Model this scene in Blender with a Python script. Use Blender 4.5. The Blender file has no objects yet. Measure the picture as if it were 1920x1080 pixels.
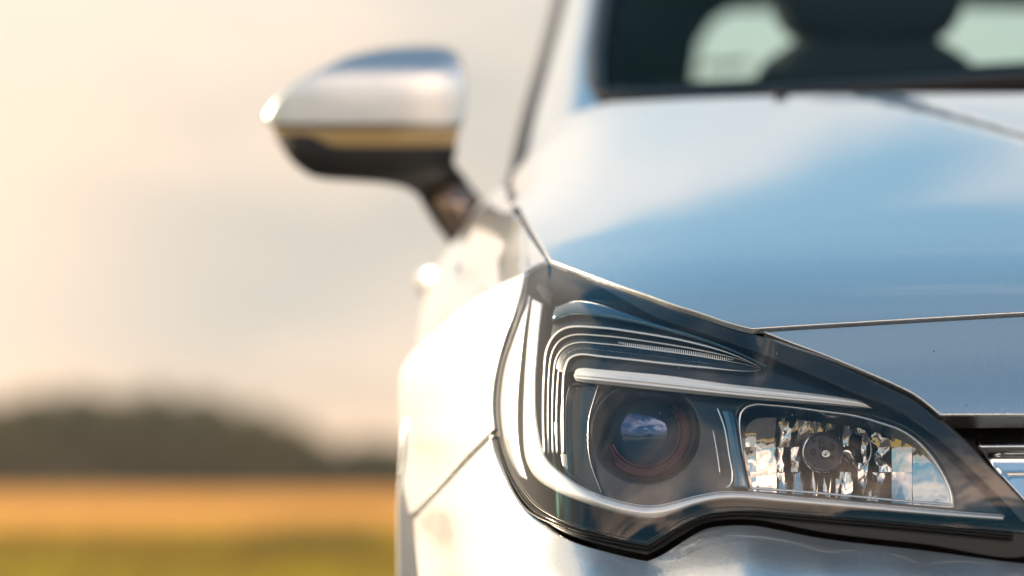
import bpy, bmesh, math, random
import numpy as np
from mathutils import Vector
from mathutils.geometry import delaunay_2d_cdt

random.seed(7)
rng = np.random.default_rng(11)
scene = bpy.context.scene
C = scene.collection

# ------------------------------------------------------------------ camera, sky, sun, exposure
FPX = 6880.0                      # focal length in photo pixels (1920 wide) -> 129 mm lens
PITCH = math.atan(360.0 / FPX)
CAM = np.array([0.0, -3.2, 0.68])
FWD = np.array([0, math.cos(PITCH), math.sin(PITCH)])
UPV = np.array([0, -math.sin(PITCH), math.cos(PITCH)])
cam = bpy.data.cameras.new('camera')
cam.sensor_width = 36.0
cam.lens = 36.0 * FPX / 1920.0
cam.clip_start = 0.05
cam.clip_end = 5000
camo = bpy.data.objects.new('camera', cam)
C.objects.link(camo)
camo.location = CAM
camo.rotation_euler = (math.pi / 2 + PITCH, 0, 0)
cam.dof.use_dof = True
cam.dof.focus_distance = 3.20
cam.dof.aperture_fstop = 2.8
scene.camera = camo

SUN_AZ = -62.0      # degrees from +Y (view direction), negative = to the left
SUN_EL = 15.0
CLOUD_SEED = 9.9
EXPOSURE = 0.9
scene.view_settings.view_transform = 'Standard'
scene.view_settings.look = 'None'
scene.view_settings.exposure = EXPOSURE
scene.view_settings.gamma = 1.0
scene.view_settings.use_curve_mapping = False
try:
    scene.cycles.use_denoising = True
    scene.cycles.denoiser = 'OPENIMAGEDENOISE'
    scene.cycles.denoising_input_passes = 'RGB_ALBEDO_NORMAL'
    scene.cycles.max_bounces = 10
    scene.cycles.glossy_bounces = 6
    scene.cycles.transparent_max_bounces = 16
    scene.cycles.caustics_reflective = False
    scene.cycles.caustics_refractive = False
    scene.cycles.sample_clamp_indirect = 8.0
except Exception:
    pass


class NT:
    """small node-tree helper"""
    def __init__(s, tree):
        s.t = tree; s.n = tree.nodes; s.l = tree.links

    def add(s, kind, **kw):
        n = s.n.new(kind)
        for k, v in kw.items():
            setattr(n, k, v)
        return n

    def link(s, a, b):
        s.l.new(a, b)

    def val(s, sock, v):
        if hasattr(v, 'links') or isinstance(v, bpy.types.NodeSocket):
            s.l.new(v, sock)
        else:
            sock.default_value = v

    def math(s, op, a, b=0.0, c=None, clamp=False):
        n = s.n.new('ShaderNodeMath'); n.operation = op; n.use_clamp = clamp
        s.val(n.inputs[0], a); s.val(n.inputs[1], b)
        if c is not None: s.val(n.inputs[2], c)
        return n.outputs[0]

    def mix(s, f, a, b):
        n = s.n.new('ShaderNodeMix'); n.data_type = 'RGBA'
        s.val(n.inputs[0], f); s.val(n.inputs[6], a); s.val(n.inputs[7], b)
        return n.outputs[2]

    def ramp(s, f, pts, interp='EASE'):
        n = s.n.new('ShaderNodeValToRGB'); n.color_ramp.interpolation = interp
        el = n.color_ramp.elements
        while len(el) < len(pts): el.new(0.5)
        for e, (p, c) in zip(el, pts):
            e.position = p
            e.color = c if isinstance(c, tuple) and len(c) == 4 else ((*c, 1) if isinstance(c, tuple) else (c, c, c, 1))
        s.val(n.inputs[0], f)
        return n.outputs[0]

    def smooth(s, x, a, b):
        n = s.n.new('ShaderNodeMapRange'); n.interpolation_type = 'SMOOTHSTEP'; n.clamp = True
        s.val(n.inputs[0], x)
        n.inputs[1].default_value = a; n.inputs[2].default_value = b
        return n.outputs[0]


world = bpy.data.worlds.new('World')
scene.world = world
world.use_nodes = True
w = NT(world.node_tree)
w.n.clear()
SKY_STRENGTH = 0.12
sky = w.add('ShaderNodeTexSky', sky_type='NISHITA')
sky.sun_disc = False
sky.sun_elevation = math.radians(SUN_EL)
sky.sun_rotation = math.radians(SUN_AZ)
sky.altitude = 100
sky.air_density = 1.2
sky.dust_density = 2.0
sky.ozone_density = 2.0
tc = w.add('ShaderNodeTexCoord')
sep = w.add('ShaderNodeSeparateXYZ')
w.link(tc.outputs['Generated'], sep.inputs[0])
dx, dy, dz = sep.outputs
sdir = (math.sin(math.radians(SUN_AZ)) * math.cos(math.radians(SUN_EL)),
        math.cos(math.radians(SUN_AZ)) * math.cos(math.radians(SUN_EL)), math.sin(math.radians(SUN_EL)))
dotn = w.add('ShaderNodeVectorMath', operation='DOT_PRODUCT')
w.link(tc.outputs['Generated'], dotn.inputs[0])
dotn.inputs[1].default_value = sdir
sund = dotn.outputs['Value']                          # cosine of the angle to the sun
# cloud deck: the view direction met with a flat layer overhead
zc = w.math('ADD', w.math('MAXIMUM', dz, 0.0), 0.14)
comb = w.add('ShaderNodeCombineXYZ')
w.link(w.math('DIVIDE', dx, zc), comb.inputs[0])
w.link(w.math('DIVIDE', dy, zc), comb.inputs[1])
comb.inputs[2].default_value = CLOUD_SEED


def wnoise(scale, detail, rough=.5, dist=0.0, vec=None):
    n = w.add('ShaderNodeTexNoise')
    n.inputs['Scale'].default_value = scale; n.inputs['Detail'].default_value = detail
    n.inputs['Roughness'].default_value = rough; n.inputs['Distortion'].default_value = dist
    w.link(vec or comb.outputs[0], n.inputs['Vector'])
    return n.outputs[0]


nfac = w.math('ADD', wnoise(.80, 7, .58, .6), w.math('MULTIPLY', w.math('SUBTRACT', wnoise(3.1, 6, .6, .4), .5), .22))
# a bank of cloud fills the low sky ahead and towards the sun; broken cloud elsewhere
ahead = w.smooth(w.math('ADD', w.math('MULTIPLY', sund, .6), dy), .1, .8)
lean = w.math('MINIMUM', w.math('MULTIPLY', w.math('MAXIMUM', w.math('SUBTRACT', 0.0, dx), 0.0), 1.5), .75)
bank = w.math('MULTIPLY', w.smooth(w.math('SUBTRACT', dz, lean), .52, .22), w.math("MULTIPLY", ahead, .27))
rest = w.math('MULTIPLY', w.smooth(dz, .78, .50), w.math('MULTIPLY', w.math('SUBTRACT', 1.0, ahead), .075))
cover = w.math('ADD', w.math('ADD', nfac, bank), rest)
cover = w.math('SUBTRACT', cover, w.math('MULTIPLY', w.smooth(dz, .70, .92), .12))
mask = w.smooth(cover, 0.52, 0.66)
ccol = w.ramp(w.math('MULTIPLY_ADD', sund, .5, .5), [(0.0, (24.0, 17.0, 12.5)), (.50, (16.0, 11.8, 9.0)), (.64, (5.8, 5.3, 4.9)), (.76, (5.2, 4.95, 4.6)), (.93, (4.1, 3.75, 3.3)), (1.0, (4.8, 4.2, 3.5))], 'LINEAR')
shade = w.math('MULTIPLY', w.smooth(wnoise(1.9, 6, .6), .42, .62), .72)
shade = w.math('MULTIPLY', shade, w.smooth(sund, .62, -.3))
ccol = w.mix(shade, ccol, (1.7, 1.75, 1.95, 1))
tint = w.add('ShaderNodeMix', data_type='RGBA', blend_type='MULTIPLY')
tint.inputs[0].default_value = 1.0
w.link(sky.outputs[0], tint.inputs[6]); tint.inputs[7].default_value = (.50, 1.02, 1.08, 1)
smp = w.add('ShaderNodeMapping'); smp.inputs['Scale'].default_value = (.35, 1.5, 1); smp.inputs['Rotation'].default_value = (0, 0, .5)
w.link(comb.outputs[0], smp.inputs[0])
cirrus = w.math('MULTIPLY', w.smooth(wnoise(1.3, 7, .6, .8, smp.outputs[0]), .46, .74), .42)
clear_sky = w.mix(cirrus, tint.outputs[2], (4.2, 4.3, 4.3, 1))
base = w.mix(mask, clear_sky, ccol)
# soft veils and warm air low over the fields
low = w.smooth(dz, 0.26, 0.08)
mp = w.add('ShaderNodeMapping'); mp.inputs['Scale'].default_value = (6.5, 6.5, 22); mp.inputs['Location'].default_value = (2.2, .6, 1.9)
w.link(tc.outputs['Generated'], mp.inputs[0])
lown = wnoise(1.0, 3, .5, 0, mp.outputs[0])
lowc = w.ramp(w.math('MULTIPLY_ADD', sund, .5, .5), [(0.0, (3.8, 3.1, 2.7)), (.5, (3.5, 3.0, 2.6)), (.715, (3.6, 3.2, 2.75)), (.79, (5.05, 4.0, 3.1)), (.92, (4.7, 3.9, 3.0)), (1.0, (5.4, 4.4, 3.3))], 'LINEAR')
lowc = w.mix(w.math('MULTIPLY', w.math('MULTIPLY', w.smooth(lown, .42, .60), w.smooth(sund, .605, .515)), .85), lowc, (2.8, 2.75, 2.5, 1))
base = w.mix(low, base, lowc)
peach = w.math('MULTIPLY', w.smooth(dz, .045, .0), .75)
base = w.mix(peach, base, w.ramp(w.math('MULTIPLY_ADD', sund, .5, .5), [(0.0, (3.4, 2.3, 1.7)), (.6, (3.6, 2.4, 1.6)), (.8, (5.1, 3.3, 2.05)), (1.0, (8, 5.2, 3.2))], 'LINEAR'))
bg = w.add('ShaderNodeBackground')
w.link(base, bg.inputs[0])
bg.inputs[1].default_value = SKY_STRENGTH
out = w.add('ShaderNodeOutputWorld')
w.link(bg.outputs[0], out.inputs[0])

sun = bpy.data.lights.new('sun', 'SUN')
sun.energy = 4.4
sun.angle = math.radians(0.5)
sun.color = (1.0, 0.80, 0.58)
suno = bpy.data.objects.new('sun', sun)
C.objects.link(suno)
suno.location = (-20, 10, 8)
suno.rotation_euler = Vector(sdir).to_track_quat('Z', 'Y').to_euler()

# ------------------------------------------------------------------ geometry helpers

def rays(P):
    P = np.atleast_2d(np.asarray(P, float))
    a = (P[:, 0] - 960) / FPX
    b = (P[:, 1] - 540) / FPX
    return FWD[None] + a[:, None] * np.array([1., 0, 0])[None] - b[:, None] * UPV[None]


def at(P, Y):
    """points seen in direction P at the plane y = Y"""
    d = rays(P)
    t = (np.asarray(Y, float) - CAM[1]) / d[:, 1]
    return CAM[None] + d * t[:, None]


def hit(P, F, y0, y1, n=160):
    """first place where F(x,y,z) turns negative along each ray"""
    d = rays(P)
    ys = np.linspace(y0, y1, n)
    lo = np.full(len(d), y1, float); hi = lo.copy(); found = np.zeros(len(d), bool)
    prev = None
    for k, y in enumerate(ys):
        p = CAM[None] + d * ((y - CAM[1]) / d[:, 1])[:, None]
        f = F(p)
        if k:
            m = (~found) & (f <= 0)
            lo[m] = ys[k - 1]; hi[m] = y; found |= m
    for _ in range(26):
        mid = (lo + hi) / 2
        p = CAM[None] + d * ((mid - CAM[1]) / d[:, 1])[:, None]
        f = F(p) <= 0
        hi = np.where(f, mid, hi); lo = np.where(f, lo, mid)
    return CAM[None] + d * ((hi - CAM[1]) / d[:, 1])[:, None]


class TPS:
    """smooth depth y over the photo plane through a few measured points"""
    def __init__(s, pts, reg=1e-5):
        A = np.asarray(pts, float)
        s.c = A[:, :2] / 1000.0
        n = len(A)
        K = s.k(s.c, s.c) + reg * np.eye(n)
        Pm = np.hstack([np.ones((n, 1)), s.c])
        M = np.zeros((n + 3, n + 3)); M[:n, :n] = K; M[:n, n:] = Pm; M[n:, :n] = Pm.T
        s.w = np.linalg.solve(M, np.concatenate([A[:, 2], [0, 0, 0]]))

    @staticmethod
    def k(a, b):
        r = np.linalg.norm(a[:, None] - b[None], axis=2)
        return r * r * np.log(r + 1e-9)

    def y(s, P):
        Q = np.atleast_2d(np.asarray(P, float)) / 1000.0
        out = np.empty(len(Q))
        for i in range(0, len(Q), 4000):
            q = Q[i:i + 4000]
            out[i:i + 4000] = s.k(q, s.c) @ s.w[:-3] + s.w[-3] + q @ s.w[-2:]
        return out

    def __call__(s, P, off=0.0):
        return at(P, s.y(P) + off)


def cr(pts, ds=6.0):
    """centripetal Catmull-Rom through pts"""
    P = [np.asarray(p[:2], float) for p in pts]
    if len(P) == 2:
        n = max(1, int(np.linalg.norm(P[1] - P[0]) / ds))
        return [P[0] + (P[1] - P[0]) * i / n for i in range(n)] + [P[1]]
    Q = [2 * P[0] - P[1]] + P + [2 * P[-1] - P[-2]]
    out = []
    for i in range(1, len(Q) - 2):
        p0, p1, p2, p3 = Q[i - 1:i + 3]
        t0 = 0; t1 = t0 + max(1e-6, np.linalg.norm(p1 - p0)) ** .5
        t2 = t1 + max(1e-6, np.linalg.norm(p2 - p1)) ** .5
        t3 = t2 + max(1e-6, np.linalg.norm(p3 - p2)) ** .5
        n = max(1, int(np.linalg.norm(p2 - p1) / ds))
        for k in range(n):
            t = t1 + (t2 - t1) * k / n
            A1 = (t1 - t) / (t1 - t0) * p0 + (t - t0) / (t1 - t0) * p1
            A2 = (t2 - t) / (t2 - t1) * p1 + (t - t1) / (t2 - t1) * p2
            A3 = (t3 - t) / (t3 - t2) * p2 + (t - t2) / (t3 - t2) * p3
            B1 = (t2 - t) / (t2 - t0) * A1 + (t - t0) / (t2 - t0) * A2
            B2 = (t3 - t) / (t3 - t1) * A2 + (t - t1) / (t3 - t1) * A3
            out.append((t2 - t) / (t2 - t1) * B1 + (t - t1) / (t2 - t1) * B2)
    out.append(P[-1])
    return out


def loop(*segs, ds=6.0):
    """closed outline from smooth segments that meet at corners"""
    o = []
    for s in segs:
        q = cr(s, ds)
        if o and np.linalg.norm(o[-1] - q[0]) < 1e-6: q = q[1:]
        o += q
    if np.linalg.norm(o[0] - o[-1]) < 1e-6: o.pop()
    return np.array(o)


def area(L):
    x, y = L[:, 0], L[:, 1]
    return 0.5 * np.sum(x * np.roll(y, -1) - np.roll(x, -1) * y)


def outward(L):
    e = np.roll(L, -1, 0) - np.roll(L, 1, 0)
    n = np.stack([e[:, 1], -e[:, 0]], 1)
    n /= np.linalg.norm(n, axis=1)[:, None] + 1e-12
    return n if area(L) > 0 else -n


def inset(L, k):
    return L - outward(L) * k


def inside(P, L):
    x, y = P[:, 0][:, None], P[:, 1][:, None]
    x1, y1 = L[:, 0][None], L[:, 1][None]
    x2, y2 = np.roll(L[:, 0], -1)[None], np.roll(L[:, 1], -1)[None]
    c = ((y1 > y) != (y2 > y)) & (x < (x2 - x1) * (y - y1) / (y2 - y1 + 1e-15) + x1)
    return (c.sum(1) % 2) == 1


def edge_dist(P, L):
    d = np.full(len(P), 1e9)
    for i in range(len(L)):
        a = L[i]; b = L[(i + 1) % len(L)]
        ab = b - a
        t = np.clip(((P - a) @ ab) / (ab @ ab + 1e-12), 0, 1)
        d = np.minimum(d, np.linalg.norm(P - (a + t[:, None] * ab), axis=1))
    return d


def mesh_obj(name, verts, faces, mats, parent=None, normals=None, midx=None, smooth=True):
    me = bpy.data.meshes.new(name)
    me.from_pydata([tuple(map(float, v)) for v in verts], [], faces)
    if not isinstance(mats, (list, tuple)): mats = [mats]
    for m in mats: me.materials.append(m)
    if smooth: me.polygons.foreach_set('use_smooth', [True] * len(me.polygons))
    if midx is not None: me.polygons.foreach_set('material_index', midx)
    me.update()
    if normals is not None:
        me.normals_split_custom_set_from_vertices([tuple(map(float, n)) for n in normals])
    o = bpy.data.objects.new(name, me)
    C.objects.link(o)
    if parent is not None:
        o.parent = parent
        r = parent
        while r.parent is not None: r = r.parent
        # every part keeps its own local frame at the root's base
        if parent.parent is None and parent.type == 'EMPTY':
            o.location = -Vector(parent.location)
    return o


def panel(name, L, surf, mat, parent=None, holes=(), grid=12.0, bev=0.0, depth=0.0, gap=0.0, toward=(0, -1, 0.2), arc=4, warp=None):
    """a sheet of material with outline L (and holes) laid on a curved surface, with a rolled edge and folded-back rim"""
    L = np.asarray(L, float)
    scale = 1.0
    if bev or gap:
        # outline is the outer extent: shrink by the roll radius
        q = surf(L); q2 = surf(L + np.array([1., 0])[None])
        L = inset(L, gap + bev / max(1e-6, float(np.median(np.linalg.norm(q2 - q, axis=1)))))
        holes = [inset(np.asarray(h, float), -(gap + bev / max(1e-6, float(np.median(np.linalg.norm(q2 - q, axis=1)))))) for h in holes]
    loops = [L] + [np.asarray(h, float) for h in holes]
    verts = []; edges = []; rings = []
    for l in loops:
        b = len(verts)
        verts += [tuple(p) for p in l]
        edges += [(b + i, b + (i + 1) % len(l)) for i in range(len(l))]
        rings.append((b, len(l)))
    mn, mx = L.min(0), L.max(0)
    gx = np.arange(mn[0] + grid * .5, mx[0], grid); gy = np.arange(mn[1] + grid * .5, mx[1], grid)
    if len(gx) and len(gy):
        G = np.stack(np.meshgrid(gx, gy), -1).reshape(-1, 2)
        keep = inside(G, L)
        for h in loops[1:]: keep &= ~inside(G, h)
        G = G[keep]
        if len(G):
            dd = np.full(len(G), 1e9)
            for l in loops: dd = np.minimum(dd, edge_dist(G, l))
            G = G[dd > grid * .38]
        verts += [tuple(p) for p in G]
    res = delaunay_2d_cdt([Vector(v) for v in verts], edges, [], 0, 1e-7)
    V2 = np.array([tuple(v) for v in res[0]]); F = [tuple(f) for f in res[2]]
    orig = res[3]
    new_of = {}
    for i, o in enumerate(orig):
        for k in o: new_of[k] = i
    cen = np.array([V2[list(f)].mean(0) for f in F])
    k = inside(cen, L)
    for h in loops[1:]: k &= ~inside(cen, h)
    F = [f for f, q in zip(F, k) if q]
    V3 = surf(V2)
    eps = 1.0 if grid > 1 else grid * 0.1
    du = surf(V2 + np.array([eps, 0.])) - surf(V2 - np.array([eps, 0.]))
    dv = surf(V2 + np.array([0., eps])) - surf(V2 - np.array([0., eps]))
    N = np.cross(du, dv)
    N /= np.linalg.norm(N, axis=1)[:, None] + 1e-15
    sg = np.sign(N @ np.array(toward, float)); sg[sg == 0] = 1
    N *= sg[:, None]
    # orient faces to the normal
    FF = []
    for f in F:
        a, b, c = f[:3]
        n = np.cross(V3[b] - V3[a], V3[c] - V3[a])
        FF.append(f if n @ N[a] > 0 else f[::-1])
    verts3 = [v for v in V3]; norms = [n for n in N]
    if bev > 0 or depth > 0:
        for (b, n) in rings:
            idx = [new_of[b + i] for i in range(n)]
            l2 = V2[idx]; ow = outward(l2)
            if b != 0: ow = -ow
            p3 = V3[idx]; nn = N[idx]
            tt = surf(l2 + ow * (1.0 if grid > 1 else grid * .1)) - p3
            tt -= nn * np.sum(tt * nn, 1)[:, None]
            tt /= np.linalg.norm(tt, axis=1)[:, None] + 1e-15
            prev = idx
            steps = []
            for s in range(1, arc + 1):
                a = math.pi / 2 * s / arc
                steps.append((p3 + bev * (math.sin(a) * tt - (1 - math.cos(a)) * nn), math.cos(a) * nn + math.sin(a) * tt))
            if bev <= 0: steps = [(p3, tt)]
            if depth > 0: steps.append((steps[-1][0] - nn * depth, tt))
            for (q, m) in steps:
                base_i = len(verts3)
                verts3 += list(q); norms += list(m)
                cur = list(range(base_i, base_i + n))
                for i in range(n):
                    j = (i + 1) % n
                    quad = (prev[i], prev[j], cur[j], cur[i])
                    fn = np.cross(verts3[quad[1]] - verts3[quad[0]], verts3[quad[3]] - verts3[quad[0]])
                    if fn @ (norms[cur[i]]) < 0: quad = quad[::-1]
                    FF.append(quad)
                prev = cur
    return mesh_obj(name, verts3, FF, mat, parent, norms)


def resample(pts, n):
    P = np.array(cr(pts, 3.0))
    d = np.concatenate([[0], np.cumsum(np.linalg.norm(np.diff(P, axis=0), axis=1))])
    t = np.linspace(0, d[-1], n)
    return np.stack([np.interp(t, d, P[:, 0]), np.interp(t, d, P[:, 1])], 1)


def blade(name, A, B, surf, mat, parent=None, off=0.0, bulge=0.006, n=90, m=9, back=0.006, grooves=0, gd=0.0006):
    """a solid strip between edge lines A and B with a rounded front"""
    a2 = resample(A, n); b2 = resample(B, n)
    rows = []
    for j in range(m):
        t = j / (m - 1)
        p2 = a2 * (1 - t) + b2 * t
        bz = bulge * (1 - (2 * t - 1) ** 2) ** 0.6
        if grooves: bz += gd * math.cos(t * grooves * 2 * math.pi)
        rows.append(surf(p2, off - bz))
    rows.append(surf(b2, off + back)); rows.append(surf(a2, off + back))
    V = np.array(rows).transpose(1, 0, 2).reshape(-1, 3)
    R = len(rows); F = []
    for i in range(n - 1):
        for j in range(R):
            k = (j + 1) % R
            F.append((i * R + j, i * R + k, (i + 1) * R + k, (i + 1) * R + j))
    F.append(tuple(range(R))); F.append(tuple((n - 1) * R + j for j in reversed(range(R))))
    o = mesh_obj(name, V, F, mat, parent)
    fix_normals(o)
    return o


def fix_normals(o):
    bm = bmesh.new(); bm.from_mesh(o.data)
    bmesh.ops.recalc_face_normals(bm, faces=bm.faces)
    bm.to_mesh(o.data); bm.free()


def sharp(o, ang=35):
    me = o.data
    bm = bmesh.new(); bm.from_mesh(me)
    for e in bm.edges:
        if len(e.link_faces) == 2 and e.calc_face_angle(0) > math.radians(ang): e.smooth = False
    bm.to_mesh(me); bm.free()


def tube(name, P3, r, mat, parent=None, seg=8, closed=False):
    P = np.asarray(P3, float); n = len(P)
    T = np.roll(P, -1, 0) - np.roll(P, 1, 0)
    if not closed: T[0] = P[1] - P[0]; T[-1] = P[-1] - P[-2]
    T /= np.linalg.norm(T, axis=1)[:, None] + 1e-12
    up = np.array([0.02, 1, 0.03])
    A = np.cross(T, up); A /= np.linalg.norm(A, axis=1)[:, None] + 1e-12
    B = np.cross(T, A)
    rr = np.full(n, r) if np.isscalar(r) else np.asarray(r)
    V = []
    for k in range(seg):
        a = 2 * math.pi * k / seg
        V.append(P + rr[:, None] * (math.cos(a) * A + math.sin(a) * B))
    V = np.array(V).transpose(1, 0, 2).reshape(-1, 3)
    F = []
    for i in range(n if closed else n - 1):
        i2 = (i + 1) % n
        for j in range(seg):
            k = (j + 1) % seg
            F.append((i * seg + j, i * seg + k, i2 * seg + k, i2 * seg + j))
    if not closed:
        F.append(tuple(range(seg))); F.append(tuple((n - 1) * seg + j for j in reversed(range(seg))))
    o = mesh_obj(name, V, F, mat, parent); fix_normals(o)
    return o


def lathe(name, prof, centre, axis, mat, parent=None, seg=64, sharp_ang=30, caps=True):
    """profile (radius, height) turned about axis"""
    ax = np.asarray(axis, float); ax /= np.linalg.norm(ax)
    u = np.cross(ax, [0, 0, 1.0]); u /= np.linalg.norm(u); v = np.cross(ax, u)
    c = np.asarray(centre, float)
    V = []; F = []
    for (r, h) in prof:
        for k in range(seg):
            a = 2 * math.pi * k / seg
            V.append(c + ax * h + r * (math.cos(a) * u + math.sin(a) * v))
    for i in range(len(prof) - 1):
        for k in range(seg):
            j = (k + 1) % seg
            F.append((i * seg + k, i * seg + j, (i + 1) * seg + j, (i + 1) * seg + k))
    if caps: F.append(tuple(range(seg))); F.append(tuple((len(prof) - 1) * seg + k for k in reversed(range(seg))))
    o = mesh_obj(name, V, F, mat, parent); fix_normals(o); sharp(o, sharp_ang)
    return o


def boxm(name, lo, hi, mat, parent=None, bev=0.0):
    bm = bmesh.new()
    bmesh.ops.create_cube(bm, size=1)
    for vv in bm.verts:
        vv.co = [(lo[i] + hi[i]) / 2 + vv.co[i] * (hi[i] - lo[i]) for i in range(3)]
    if bev: bmesh.ops.bevel(bm, geom=bm.edges[:], offset=bev, segments=3, affect='EDGES', profile=.5)
    me = bpy.data.meshes.new(name); bm.to_mesh(me); bm.free(); me.materials.append(mat)
    o = bpy.data.objects.new(name, me); C.objects.link(o)
    if parent is not None:
        o.parent = parent
        if parent.parent is None and parent.type == 'EMPTY': o.location = -Vector(parent.location)
    return o


# ------------------------------------------------------------------ materials

def pbr(name, color, rough=.5, metal=0., coat=0., coat_rough=.03, ior=1.5, bump=None, var=None, **kw):
    m = bpy.data.materials.new(name); m.use_nodes = True
    t = NT(m.node_tree); b = t.n['Principled BSDF']
    b.inputs['Base Color'].default_value = (*color, 1)
    b.inputs['Roughness'].default_value = rough
    b.inputs['Metallic'].default_value = metal
    b.inputs['IOR'].default_value = ior
    b.inputs['Coat Weight'].default_value = coat
    b.inputs['Coat Roughness'].default_value = coat_rough
    for k, v in kw.items(): b.inputs[k].default_value = v
    co = t.add('ShaderNodeTexCoord').outputs['Object']
    if var:
        n = t.add('ShaderNodeTexNoise'); n.inputs['Scale'].default_value = var[0]; n.inputs['Detail'].default_value = 5
        t.link(co, n.inputs['Vector'])
        t.link(t.mix(t.smooth(n.outputs[0], .35, .65), (*color, 1), (*var[1], 1)), b.inputs['Base Color'])
    if bump:
        n = t.add('ShaderNodeTexNoise'); n.inputs['Scale'].default_value = bump[0]; n.inputs['Detail'].default_value = 2
        t.link(co, n.inputs['Vector'])
        bp = t.add('ShaderNodeBump'); bp.inputs['Strength'].default_value = bump[1]; bp.inputs['Distance'].default_value = bump[2]
        t.link(n.outputs[0], bp.inputs['Height']); t.link(bp.outputs[0], b.inputs['Normal'])
    return m


def paint():
    m = bpy.data.materials.new('silver_metallic_paint'); m.use_nodes = True
    t = NT(m.node_tree); b = t.n['Principled BSDF']
    co = t.add('ShaderNodeTexCoord').outputs['Object']
    # metal flakes: tiny cells that tilt the base coat
    v = t.add('ShaderNodeTexVoronoi'); v.inputs['Scale'].default_value = 1400
    t.link(co, v.inputs['Vector'])
    sub = t.add('ShaderNodeVectorMath', operation='SUBTRACT'); t.link(v.outputs['Color'], sub.inputs[0]); sub.inputs[1].default_value = (.5, .5, .5)
    sc = t.add('ShaderNodeVectorMath', operation='SCALE'); t.link(sub.outputs[0], sc.inputs[0]); sc.inputs['Scale'].default_value = 0.17
    g = t.add('ShaderNodeNewGeometry')
    ad = t.add('ShaderNodeVectorMath', operation='ADD'); t.link(g.outputs['Normal'], ad.inputs[0]); t.link(sc.outputs[0], ad.inputs[1])
    nn = t.add('ShaderNodeVectorMath', operation='NORMALIZE'); t.link(ad.outputs[0], nn.inputs[0])
    t.link(nn.outputs[0], b.inputs['Normal'])
    # thin film of road dust
    d = t.add('ShaderNodeTexNoise'); d.inputs['Scale'].default_value = 220; d.inputs['Detail'].default_value = 8; d.inputs['Roughness'].default_value = .75
    t.link(co, d.inputs['Vector'])
    dust = t.smooth(d.outputs[0], .62, .72)
    # road grit and small insect specks
    sv = t.add('ShaderNodeTexVoronoi'); sv.inputs['Scale'].default_value = 85
    t.link(co, sv.inputs['Vector'])
    sx = t.add('ShaderNodeSeparateColor'); t.link(sv.outputs['Color'], sx.inputs[0])
    speck = t.math('MULTIPLY', t.smooth(sv.outputs['Distance'], .085, .045), t.smooth(sx.outputs[0], .86, .90))
    bc_ = t.mix(t.math('MULTIPLY', dust, .5), (.72, .74, .75, 1), (.42, .41, .39, 1))
    t.link(t.mix(speck, bc_, (.05, .045, .04, 1)), b.inputs['Base Color'])
    t.link(t.math('SUBTRACT', 1.0, t.math('MULTIPLY', speck, .8)), b.inputs['Coat Weight'])
    b.inputs['Metallic'].default_value = .88
    b.inputs['Roughness'].default_value = .31
    b.inputs['Coat Weight'].default_value = 1.0
    b.inputs['Coat IOR'].default_value = 1.55
    t.link(t.math('ADD', .015, t.math('MULTIPLY', dust, .25)), b.inputs['Coat Roughness'])
    return m


def clear(name, tint=(1, 1, 1), ior=1.58, boost=1.6, rough=.0, scratches=False):
    """thin clear shell: Fresnel reflection over straight transmission (two faces of the sheet)"""
    m = bpy.data.materials.new(name); m.use_nodes = True
    t = NT(m.node_tree); t.n.clear()
    fr = t.add('ShaderNodeFresnel')
    ge = t.add('ShaderNodeNewGeometry')      # same reflectance from either side of a thin sheet
    t.link(t.math('MULTIPLY_ADD', ge.outputs['Backfacing'], 1.0 / ior - ior, ior), fr.inputs[0])
    gl = t.add('ShaderNodeBsdfGlossy'); gl.inputs['Roughness'].default_value = rough
    tr = t.add('ShaderNodeBsdfTransparent'); tr.inputs[0].default_value = (*tint, 1)
    mx = t.add('ShaderNodeMixShader')
    f = t.math('MINIMUM', t.math('MULTIPLY', fr.outputs[0], boost), 1.0)
    t.link(f, mx.inputs[0]); t.link(tr.outputs[0], mx.inputs[1]); t.link(gl.outputs[0], mx.inputs[2])
    last = mx.outputs[0]
    if scratches:
        co = t.add('ShaderNodeTexCoord').outputs['Object']
        v = t.add('ShaderNodeTexVoronoi'); v.inputs['Scale'].default_value = 150
        t.link(co, v.inputs['Vector'])
        n = t.add('ShaderNodeTexNoise'); n.inputs['Scale'].default_value = 60
        t.link(co, n.inputs['Vector'])
        sp = t.math('MULTIPLY', t.smooth(v.outputs['Distance'], .10, .05), t.smooth(n.outputs[0], .60, .64))
        df = t.add('ShaderNodeBsdfDiffuse'); df.inputs[0].default_value = (.5, .52, .52, 1)
        m2 = t.add('ShaderNodeMixShader')
        t.link(t.math('MULTIPLY', sp, .7), m2.inputs[0]); t.link(last, m2.inputs[1]); t.link(df.outputs[0], m2.inputs[2])
        last = m2.outputs[0]
    o = t.add('ShaderNodeOutputMaterial'); t.link(last, o.inputs[0])
    return m


M = {}
M['paint'] = paint()
M['chrome'] = pbr('satin_chrome', (.93, .94, .95), .16, 1.0)
M['silver'] = pbr('satin_silver_blade', (.97, .98, .98), .30, .40, coat=.6)
M['mirror'] = pbr('vapour_metal', (.56, .55, .54), .03, 1.0)
M['mirror_soft'] = pbr('brushed_vapour_metal', (.70, .74, .77), .22, 1.0)
M['drl'] = pbr('light_guide_white', (.97, .98, .98), .30, .15, coat=.6)
M['black_gloss'] = pbr('black_gloss_plastic', (.006, .008, .011), .16, coat=.0)
M['black'] = pbr('black_textured_plastic', (.012, .012, .013), .55, bump=(1500, .3, .0003))
M['rubber'] = pbr('black_rubber_seal', (.010, .010, .010), .35)
M['bezel'] = pbr('dark_bezel', (.006, .020, .034), .22, 0.3, coat=.3)
M['bezel_blue'] = pbr('film_coated_bezel', (.03, .10, .16), .16, .8, coat=1.0)
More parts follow.
